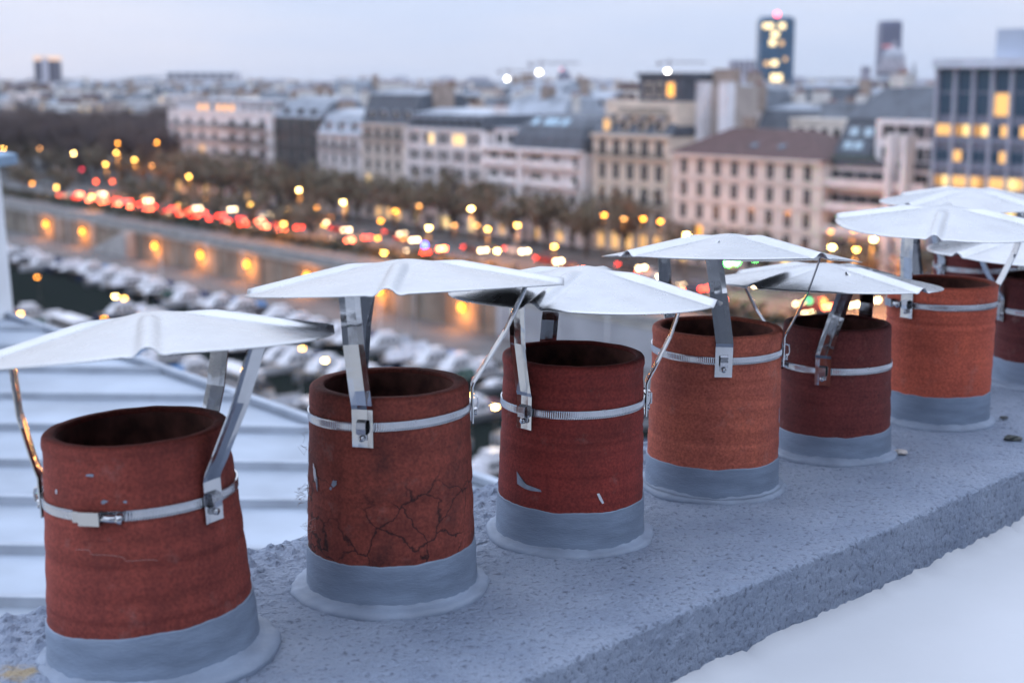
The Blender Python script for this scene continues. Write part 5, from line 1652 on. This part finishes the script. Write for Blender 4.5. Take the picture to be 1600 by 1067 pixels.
LPM = {'y': (0.32, YEL, 42), 'a': (0.32, AMB, 27), 'd': (0.32, (1.0, 0.40, 0.10), 12), 'w': (0.34, WHT, 60)}
LP = {}
def tall(t, h):
    if (t, h) not in LP: LP[t, h] = lamp_proto(h, *LPM[t])
    return LP[t, h]
LS = {'y': lamp_proto(3.6, 0.30, YEL, 34), 'w': lamp_proto(3.6, 0.30, WHT, 60), 'a': lamp_proto(3.6, 0.3, AMB, 16)}
lights_made = 0
def lamp(px, py, tone, label, group, small=False, light=None, zg=GZ):
    global lights_made
    hgt = 3.6 if small else 8.0
    p = at_z(px, py, zg + hgt + 0.25)
    while not small and hgt < 14 and px < 262 and to_un(p)[1] > 33:      # tall masts over the junction at the left
        hgt += 0.5; p = at_z(px, py, zg + hgt + 0.25)
    while not small and hgt > 3.3 and to_un(p)[1] < 13:      # shorter lamps where the pavement is nearer
        hgt -= 0.5; p = at_z(px, py, zg + hgt + 0.25)
    root = empty('street_lamp' if not small else 'quay_lamp', (p.x, p.y + 0.7, zg))
    tag(root, label, 'street lamp', group)
    a = LS[tone] if small else tall(tone, hgt)
    link('post', a[0], root); link('arm', a[1], root); link('lantern', a[2], root)
    if light:
        ld = bpy.data.lights.new('lamp_light', 'SPOT' if tone in 'yw' else 'POINT')
        if tone in 'yw': ld.energy = light * (hgt / 8.0) ** 2; ld.spot_size = R(158); ld.spot_blend = 0.5
        else: ld.energy = 480 if px > 270 else 700
        ld.color = (1.0, 0.33, 0.06); ld.shadow_soft_size = 0.25
        lo = bpy.data.objects.new('lamp_light', ld); COL.objects.link(lo); lo.parent = root; lo.location = (0, -0.7, hgt - 0.6)
        lights_made += 1
GL = 'street lamps along the boulevard'
spots = [(5, 232, 'y'), (62, 232, 'd'), (115, 240, 'w'), (165, 257, 'y'), (184, 224, 'a'), (182, 239, 'y'), (210, 250, 'y'), (245, 223, 'a'), (237, 259, 'd'), (295, 276, 'y'), (50, 287, 'a'), (88, 293, 'y'), (143, 307, 'y'),
         (467, 297, 'w'), (450, 328, 'y'), (391, 319, 'y'), (494, 324, 'a'), (536, 316, 'w'), (443, 350, 'y'), (505, 352, 'y'), (279, 320, 'y'), (321, 311, 'd'), (595, 345, 'a'), (590, 372, 'a'), (600, 395, 'y'),
         (670, 356, 'w'), (736, 326, 'w'), (762, 358, 'y'), (710, 352, 'd'), (808, 352, 'y'), (690, 388, 'y'), (866, 385, 'y'), (777, 392, 'w'), (745, 352, 'd'), (655, 322, 'd'), (618, 330, 'a'), (630, 372, 'd'), (944, 336, 'a'), (975, 342, 'd'),
         (1073, 367, 'w'), (1032, 346, 'a'), (1005, 342, 'a'), (1325, 306, 'y'), (1365, 374, 'w'), (1338, 390, 'y'), (1300, 386, 'w'), (1298, 362, 'd'), (1334, 360, 'd'), (1560, 236, 'w')]
refs = [(130, 'over the far left trees'), (262, 'before the wooded square'), (428, 'before the white balcony block'), (500, 'before the dark glazed block'), (570, 'before the pale mansard house'), (655, 'before the cream house with the tall mansard'), (768, 'before the white gridded block'), (925, 'before the loggia block'), (1050, 'before the cream corner house'), (1290, 'before the brown hipped roof'), (1460, 'before the terraced block'), (9999, 'before the glass office')]
tn_ = {'y': 'yellow', 'a': 'orange', 'd': 'faint orange', 'w': 'bright yellow white'}
seen = {}
for i, (px, py, t) in enumerate(spots):
    rr = [b for a, b in refs if px < a][0]
    lab = '%s glowing street lamp %s' % (tn_[t], rr)
    k = seen.get(lab, 0); seen[lab] = k + 1
    if k: lab += (', lower in the picture', ', lowest in the picture', ', nearest the road')[min(k - 1, 2)]
    lamp(px, py, t, lab, GL, False, 9000 if (px > 120 and px < 1450) else None)
for (px, py, t, lab) in ((180, 463, 'w', 'white hot quay lamp beside the dark water at the left'), (194, 466, 'y', 'yellow quay lamp just right of the white hot one'), (32, 490, 'y', 'yellow lamp beside the white flue'), (58, 433, 'a', 'small orange lamp over the boats at the left'),
                         (472, 544, 'y', 'yellow lamp between the first two rain caps'), (508, 563, 'w', 'bright lamp just left of the strap of the second cap'), (345, 570, 'y', 'yellow lamp behind the straps of the first cap'), (384, 578, 'y', 'lamp behind the front strap of the first cap'),
                         (774, 635, 'w', 'bright quay lamp in the gap between the sooty pot and the red pot'), (733, 618, 'y', 'quay lamp touching the right edge of the sooty pot'), (163, 497, 'a', 'dim orange lamp above the first cap')):
    lamp(px, py, t, lab, 'quay lamps by the water', True, 160 if t == 'w' else None, QZ)

# amber bulkhead lamps along the quay wall
def wall_lamps():
    hb = MB(); hb.box(-0.5, 0.5, -0.18, 0.0, -0.55, 0.75); hm = hb.mesh('back_plate', [M['lamp_iron']])
    gb = MB(); gb.lathe([(0.02, -0.5), (0.36, -0.36), (0.42, 0.1), (0.25, 0.5), (0.02, 0.6)], 12, 0, True, c=(0, -0.55, 0)); gm = gb.mesh('globe', [emitter('wall_lamp_amber', (1.0, 0.33, 0.03), 7)])
    for i, u in enumerate((-2, 16.5, 33, 48.5, 66, 82, 100.5, 120, 139)):
        p = un(u, -0.62, GZ - 2.0)
        root = empty('wall_lamp', p, ANG)
        tag(root, ('amber lamp on the quay wall, %s from the left' % ('first', 'second', 'third', 'fourth', 'fifth', 'sixth', 'seventh', 'eighth', 'ninth')[i]), 'wall lamp', 'amber lamps on the quay wall')
        link('back_plate', hm, root); link('globe', gm, root)
        ld = bpy.data.lights.new('glow', 'POINT'); ld.energy = 900; ld.color = (1.0, 0.33, 0.05); ld.shadow_soft_size = 0.35
        lo = bpy.data.objects.new('glow', ld); COL.objects.link(lo); lo.parent = root; lo.location = (0, -1.5, -0.5)
wall_lamps()

# traffic lights
def traffic_light(px, py, z, colr, label, strength=14, nm='traffic_light'):
    p = at_z(px, py, z)
    root = empty(nm, (p.x, p.y, GZ)); tag(root, label, 'traffic light')
    hgt = z - GZ
    b = MB(); b.lathe([(0.12, 0), (0.08, 0.4), (0.07, hgt - 0.5)], 8, 0, True); b.build('post', [M['lamp_iron']], root, (0, 0.25, 0))
    c = MB(); c.box(-0.22, 0.22, 0.05, 0.45, -0.6, 0.9); c.build('housing', [M['lamp_iron']], root, (0, 0, hgt))
    for k, zz in enumerate((0.6, 0.15, -0.3)):
        pass
    d = MB(); d.lathe([(0.02, -0.3), (0.26, -0.15), (0.30, 0.0), (0.26, 0.15), (0.02, 0.3)], 12, 0, True); d.build('lens', [emitter('lens_' + nm + str(px), colr, strength)], root, (0, -0.1, hgt))
GRN = (0.08, 1.0, 0.10)
traffic_light(1180, 403, -22.5, GRN, 'green traffic light showing as a small disc over the fifth cap', 60)
traffic_light(1150, 409, -22.4, GRN, 'green traffic light showing wide between the fourth and fifth caps', 60)
traffic_light(1138, 411, -22.3, GRN, 'green traffic light just left of the wider green one', 60)
traffic_light(1124, 412, -22.2, GRN, 'green traffic light beside the strap of the fourth cap', 60)
traffic_light(1130, 468, -24.0, (1.0, 0.08, 0.03), 'red light at the right tip of the third cap', 18)
traffic_light(1264, 470, -24.0, (0.1, 0.8, 0.3), 'faint green light under the fifth cap', 4)
traffic_light(664, 383, -24.0, (0.06, 0.10, 1.0), 'small blue light on the boulevard', 24, 'blue_sign_light')
traffic_light(150, 284, -22.5, (1.0, 0.10, 0.04), 'red traffic light at the left end of the boulevard', 16)
traffic_light(176, 284, -22.5, (1.0, 0.12, 0.05), 'red traffic light over the head of the queue', 16)
traffic_light(128, 265, -22.5, (1.0, 0.05, 0.10), 'dim red light before the wooded square', 5)

# ------------------------------------------------------------------ cars
def car_protos():
    body_p = [(-2.1, 0.35), (-2.12, 0.75), (-1.95, 0.92), (-1.35, 0.98), (1.0, 0.96), (1.9, 0.80), (2.1, 0.62), (2.1, 0.35)]
    cab_p = [(-1.75, 0.95), (-1.25, 1.42), (0.15, 1.45), (0.95, 0.95)]
    def ext(p, w0, w1=None):
        w1 = w1 or w0
        n = len(p)
        zmax = max(z for _, z in p); zmin = min(z for _, z in p)
        vs = []
        for s in (-1, 1):
            for (x, z) in p:
                ww = w0 + (w1 - w0) * (z - zmin) / (zmax - zmin)
                vs.append((x, s * ww, z))
        fs = [tuple(range(n)), tuple(range(n, 2*n))[::-1]] + [(i, n+i, n+(i+1) % n, (i+1) % n) for i in range(n)]
        return vs, fs
    cols = {'dark grey': (0.05, 0.05, 0.055), 'white': (0.65, 0.65, 0.66), 'silver': (0.30, 0.31, 0.33), 'black': (0.015, 0.015, 0.018), 'red': (0.22, 0.02, 0.02), 'blue': (0.03, 0.06, 0.16)}
    P = {}
    cb = MB(); v, f = ext(cab_p, 0.78, 0.62); cb.add(v, f); cabm = cb.mesh('cabin', [M['glass']])
    wh = MB()
    for k in range(12):
        pass
    prof = [(0.02, -0.1), (0.2, -0.11), (0.31, -0.09), (0.32, 0.09), (0.2, 0.11), (0.02, 0.1)]
    wl = MB(); wl.lathe(prof, 12, 0, True); whm = wl.mesh('wheel', [mat('tyre', (0.02, 0.02, 0.02), 0.9)])
    tl = MB(); tl.box(-0.12, 0.02, -0.24, 0.24, -0.14, 0.14); tm = tl.mesh('tail_light', [emitter('tail_light_red', (1.0, 0.04, 0.015), 26)])
    tb = MB(); tb.box(-0.12, 0.02, -0.24, 0.24, -0.14, 0.14); tbm = tb.mesh('tail_light', [emitter('brake_light_red', (1.0, 0.13, 0.05), 48)])
    hl = MB(); hl.box(-0.02, 0.12, -0.22, 0.22, -0.13, 0.13); hm = hl.mesh('headlight', [emitter('headlight_white', (1.0, 0.70, 0.38), 26)])
    for nm, c in cols.items():
        b = MB(); v, f = ext(body_p, 0.86, 0.84); b.add(v, f)
        b.box(-1.2, 0.1, -0.6, 0.6, 1.452, 1.475)
        P[nm] = b.mesh('body', [mat('car_paint_' + nm.replace(' ', '_'), c, 0.3, spec=0.6)])
    return P, cabm, whm, tm, tbm, hm
CARP = car_protos()
def car(p, head, colr, label, brake):
    P, cabm, whm, tm, tbm, hm = CARP
    root = empty('car', p, head)
    tag(root, label, 'car', 'cars on the boulevard')
    link('body', P[colr], root); link('cabin', cabm, root)
    for sx in (-1.3, 1.3):
        for sy in (-0.8, 0.8):
            o = link('wheel', whm, root, (sx, sy, 0.32)); o.rotation_euler = (pi / 2, 0, 0)
    for sy in (-0.58, 0.58):
        link('tail_light', tbm if brake else tm, root, (-2.1, sy, 0.78))
        link('headlight', hm, root, (2.1, sy, 0.66))
def traffic():
    rn = random.Random(8)
    cols = list(CARP[0])
    words = lambda px: 'before ' + [b for a, b in ((262, 'the wooded square'), (428, 'the white balcony block'), (500, 'the dark glazed block'), (655, 'the pale mansard houses'), (768, 'the white gridded block'), (925, 'the loggia block'), (1050, 'the cream corner house'), (9999, 'the brown hipped roof')) if px < a][0]
    for lane, (nn, head) in enumerate(((17.2, ANG + pi), (21.6, ANG + pi), (26.3, ANG), (30.6, ANG))):
        u = -42 + rn.uniform(0, 6); cnt = 0
        while u < 190:
            away = head != ANG
            dense = away and u < 58
            gap = rn.uniform(5.6, 8.5) if dense else rn.uniform(14, 34)
            p = un(u, nn + rn.uniform(-0.3, 0.3), GZ + 0.013)
            px = 800 + FPX * p.x / (p.y * cos(PITCH))
            c = rn.choice(cols)
            cnt += 1
            lab = '%s %s car from left in the %s, %s' % (ordn(cnt), c, ('quayside lane', 'second lane', 'third lane', 'far lane')[lane], words(px))
            car(p, head + rn.uniform(-0.03, 0.03), c, lab, away and rn.random() < 0.45)
            u += gap
traffic()

# ------------------------------------------------------------------ boats
M['hull_white'] = mat('white_gelcoat', (0.52, 0.52, 0.55), 0.35)
M['deck'] = mat('teak_deck', (0.28, 0.20, 0.14), 0.7, var=0.2, vscale=3)
M['boat_glass'] = mat('boat_window', (0.02, 0.025, 0.03), 0.15)
COVER = {'white': (0.50, 0.50, 0.54), 'navy': (0.02, 0.03, 0.08), 'blue': (0.05, 0.16, 0.34), 'grey': (0.26, 0.27, 0.30), 'dark green': (0.02, 0.05, 0.04), 'wine red': (0.13, 0.02, 0.03), 'black': (0.02, 0.02, 0.025)}
HULLS = {'white': M['hull_white'], 'navy': mat('navy_hull', (0.02, 0.03, 0.07), 0.4), 'black': mat('black_hull', (0.015, 0.016, 0.018), 0.4), 'grey': mat('grey_hull', (0.2, 0.21, 0.23), 0.5)}
def boat_protos():
    def hull(Lh, W, D):
        b = MB(); vs = []; ns = 10
        for i in range(ns + 1):
            t = i / ns
            x = -Lh/2 + Lh * t
            wd = W/2 * (1 - max(0, (t - 0.45) / 0.55) ** 2.2) * (0.88 + 0.12 * min(1, t * 4))
            sheer = D + 0.35 * max(0, t - 0.5) ** 2 * 4 * 0.5
            vs += [(x, -wd, sheer), (x, -wd * 0.86, D * 0.35), (x, -wd * 0.3, -0.4), (x, wd * 0.3, -0.4), (x, wd * 0.86, D * 0.35), (x, wd, sheer)]
        fs = [(i*6+j, i*6+j+1, (i+1)*6+j+1, (i+1)*6+j) for i in range(ns) for j in range(5)] + [(0, 5, 4, 3, 2, 1)]
        b.add(vs, fs, 0, True)
        d = MB(); dv = []
        for i in range(ns + 1): dv += [(vs[i*6][0], vs[i*6][1] * 0.97, vs[i*6][2] - 0.08), (vs[i*6+5][0], vs[i*6+5][1] * 0.97, vs[i*6+5][2] - 0.08)]
        d.add(dv, [(2*i, 2*i+1, 2*i+3, 2*i+2) for i in range(ns)])
        return {c_: b.mesh('hull', [m_]) for c_, m_ in HULLS.items()}, d.mesh('deck', [M['deck']])
    P = {}
    for kind, (Lh, W, D) in {'cruiser': (10.5, 3.5, 1.25), 'sailing': (9.5, 3.0, 1.05), 'barge': (17.0, 4.2, 1.3)}.items():
        h, d = hull(Lh, W, D)
        c = MB()
        if kind == 'cruiser':
            c.frustum((-2.6, 2.6, -1.35, 1.35), (-2.2, 1.2, -1.1, 1.1), D - 0.05, D + 1.25); c.frustum((-1.6, 1.0, -1.0, 1.0), (-1.5, 0.5, -0.9, 0.9), D + 1.251, D + 1.9)
        elif kind == 'sailing':
            c.frustum((-1.0, 2.8, -1.0, 1.0), (-0.7, 2.0, -0.7, 0.7), D - 0.05, D + 0.6)
        else:
            c.frustum((-6.5, 3.0, -1.7, 1.7), (-6.4, 2.8, -1.6, 1.6), D - 0.05, D + 1.6); c.box(-6.7, 3.2, -1.8, 1.8, D + 1.601, D + 1.72)
        cm = c.mesh('cabin', [M['hull_white']])
        g = MB()
        zz = {'cruiser': (D + 0.45, D + 0.95, 1.30), 'sailing': (D + 0.12, D + 0.35, 0.93), 'barge': (D + 0.5, D + 1.2, 1.71)}[kind]
        for s in (-1, 1):
            for k in range(4 if kind != 'barge' else 8):
                x = -1.9 + k * 0.95 if kind == 'cruiser' else (-0.4 + k * 0.6 if kind == 'sailing' else -6 + k * 1.1)
                g.box(x, x + 0.6, s * zz[2] - 0.12, s * zz[2] + 0.02, zz[0], zz[1])
        gm = g.mesh('side_windows', [M['boat_glass']])
        P[kind] = (h, d, cm, gm, Lh, W, D)
    cov = {}
    for nm, c in COVER.items():
        m = mat('boat_cover_' + nm.replace(' ', '_'), c, 0.75, var=0.15, vscale=2)
        b = MB(); b.frustum((-4.6, -1.9, -1.45, 1.45), (-4.3, -2.0, -0.5, 0.5), 1.05, 2.25); cov[nm, 'cruiser'] = b.mesh('cover', [m])
        b = MB(); b.frustum((-4.2, 0.4, -0.9, 0.9), (-4.0, 0.4, -0.08, 0.08), 1.1, 2.3); cov[nm, 'sailing'] = b.mesh('cover', [m])
        b = MB(); b.frustum((3.4, 6.5, -1.5, 1.5), (3.6, 6.0, -0.4, 0.4), 1.3, 2.3); cov[nm, 'barge'] = b.mesh('cover', [m])
    mast = MB(); mast.tube([(0.6, 0, 1.0), (0.6, 0, 12.0)], [0.07, 0.05], 6); mast.tube([(0.6, 0, 2.35), (-3.6, 0, 2.4)], 0.06, 6)
    return P, cov, mast.mesh('mast', [mat('mast_alloy', (0.5, 0.5, 0.52), 0.4, 0.6)])
BP = boat_protos()
def boats():
    rn = random.Random(17)
    P, cov, mm = BP
    def put(u, n, rz, kind, cname, place):
        h, d, cm, gm, Lh, W, D = P[kind]
        hc = rn.choices(('white', 'navy', 'black', 'grey'), (5, 2, 3, 2))[0]
        p = un(u, n, WZ)
        root = empty({'cruiser': 'motor_boat', 'sailing': 'sailing_boat', 'barge': 'canal_barge'}[kind], p, rz)
        tag(root, '%s with %s cover, %s' % (hc + {'cruiser': ' hulled motor cruiser', 'sailing': ' hulled sailing boat', 'barge': ' hulled barge'}[kind], cname, place), 'boat', 'boats moored in the basin')
        root.scale = (0.8, 0.8, 0.85); link('hull', h[hc], root); link('deck', d, root); link('cabin', cm, root); link('side_windows', gm, root)['kind'] = 'stuff'; link('cover', cov[cname, kind], root)
        if kind == 'sailing': link('mast', mm, root)
    names = list(COVER); wts = [5, 5, 3, 3, 3, 2, 4]
    # moored stern to the far quay
    u = -90.0; cnt = 0
    while u < 205:
        cnt += 1
        k = rn.choices(('cruiser', 'sailing'), (4, 2))[0]
        px = 800 + FPX * un(u, -17).x / un(u, -17).y
        put(u, -17 + rn.uniform(-1.2, 2.0), ANG + rn.choice((-1, -1, 1)) * pi/2 + rn.uniform(-0.12, 0.12), k, rn.choices(names, wts)[0], '%s boat from left below the quay wall' % ordn(cnt))
        u += rn.uniform(3.2, 5.6)
    # second row along a pontoon
    u = 98.0; cnt = 0
    while u < 200:
        k = rn.choices(('cruiser', 'sailing'), (4, 2))[0]
        px = 800 + FPX * un(u, -29).x / un(u, -29).y
        if rn.random() > 0.12:
            cnt += 1
            put(u, -29.5 + rn.uniform(-0.6, 0.6), ANG - pi/2 + rn.uniform(-0.06, 0.06), k, rn.choices(names, wts)[0], '%s boat from left along the pontoon' % ordn(cnt))
        u += rn.uniform(3.4, 5.8)
    # near quay
    u = 92.0; cnt = 0
    while u < 235:
        cnt += 1
        k = rn.choices(('cruiser', 'sailing', 'barge'), (4, 2, 1))[0]
        p = un(u, -40); px = 800 + FPX * p.x / p.y
        put(u, -40.5 + rn.uniform(-0.5, 0.5), ANG + pi/2 + rn.uniform(-0.05, 0.05) if k != 'barge' else ANG, k, rn.choices(names, wts)[0], '%s boat from left at the near quay' % ordn(cnt))
        u += rn.uniform(4.5, 9.0) if k != 'barge' else 12
    # pontoon deck
    b = MB(); ubox(b, 95, 202, -24.2, -22.6, WZ - 0.3, WZ + 0.45)
    o = b.build('pontoon', [mat('pontoon_boards', (0.36, 0.34, 0.33), 0.8, var=0.2, vscale=0.6, world=True)])
    tag(o, 'grey floating pontoon between the rows of boats', 'pontoon')
boats()

# ------------------------------------------------------------------ evening haze
def haze():
    b = MB(); b.box(-3300, 3300, -600, 6000, WZ - 2.5, 230)
    m = bpy.data.materials.new('evening_haze'); m.use_nodes = True
    n = m.node_tree; n.nodes.clear()
    o = n.nodes.new('ShaderNodeOutputMaterial'); v = n.nodes.new('ShaderNodeVolumePrincipled')
    v.inputs['Color'].default_value = (0.86, 0.89, 1.0, 1); v.inputs['Density'].default_value = HAZE_D
    v.inputs['Anisotropy'].default_value = 0.1
    n.links.new(v.outputs[0], o.inputs['Volume'])
    ob = b.build('haze', [m]); tag(ob, kind='stuff')
    ob['label'] = 'thin blue evening haze over the city'; 
HAZE_D = 0.000055
haze()
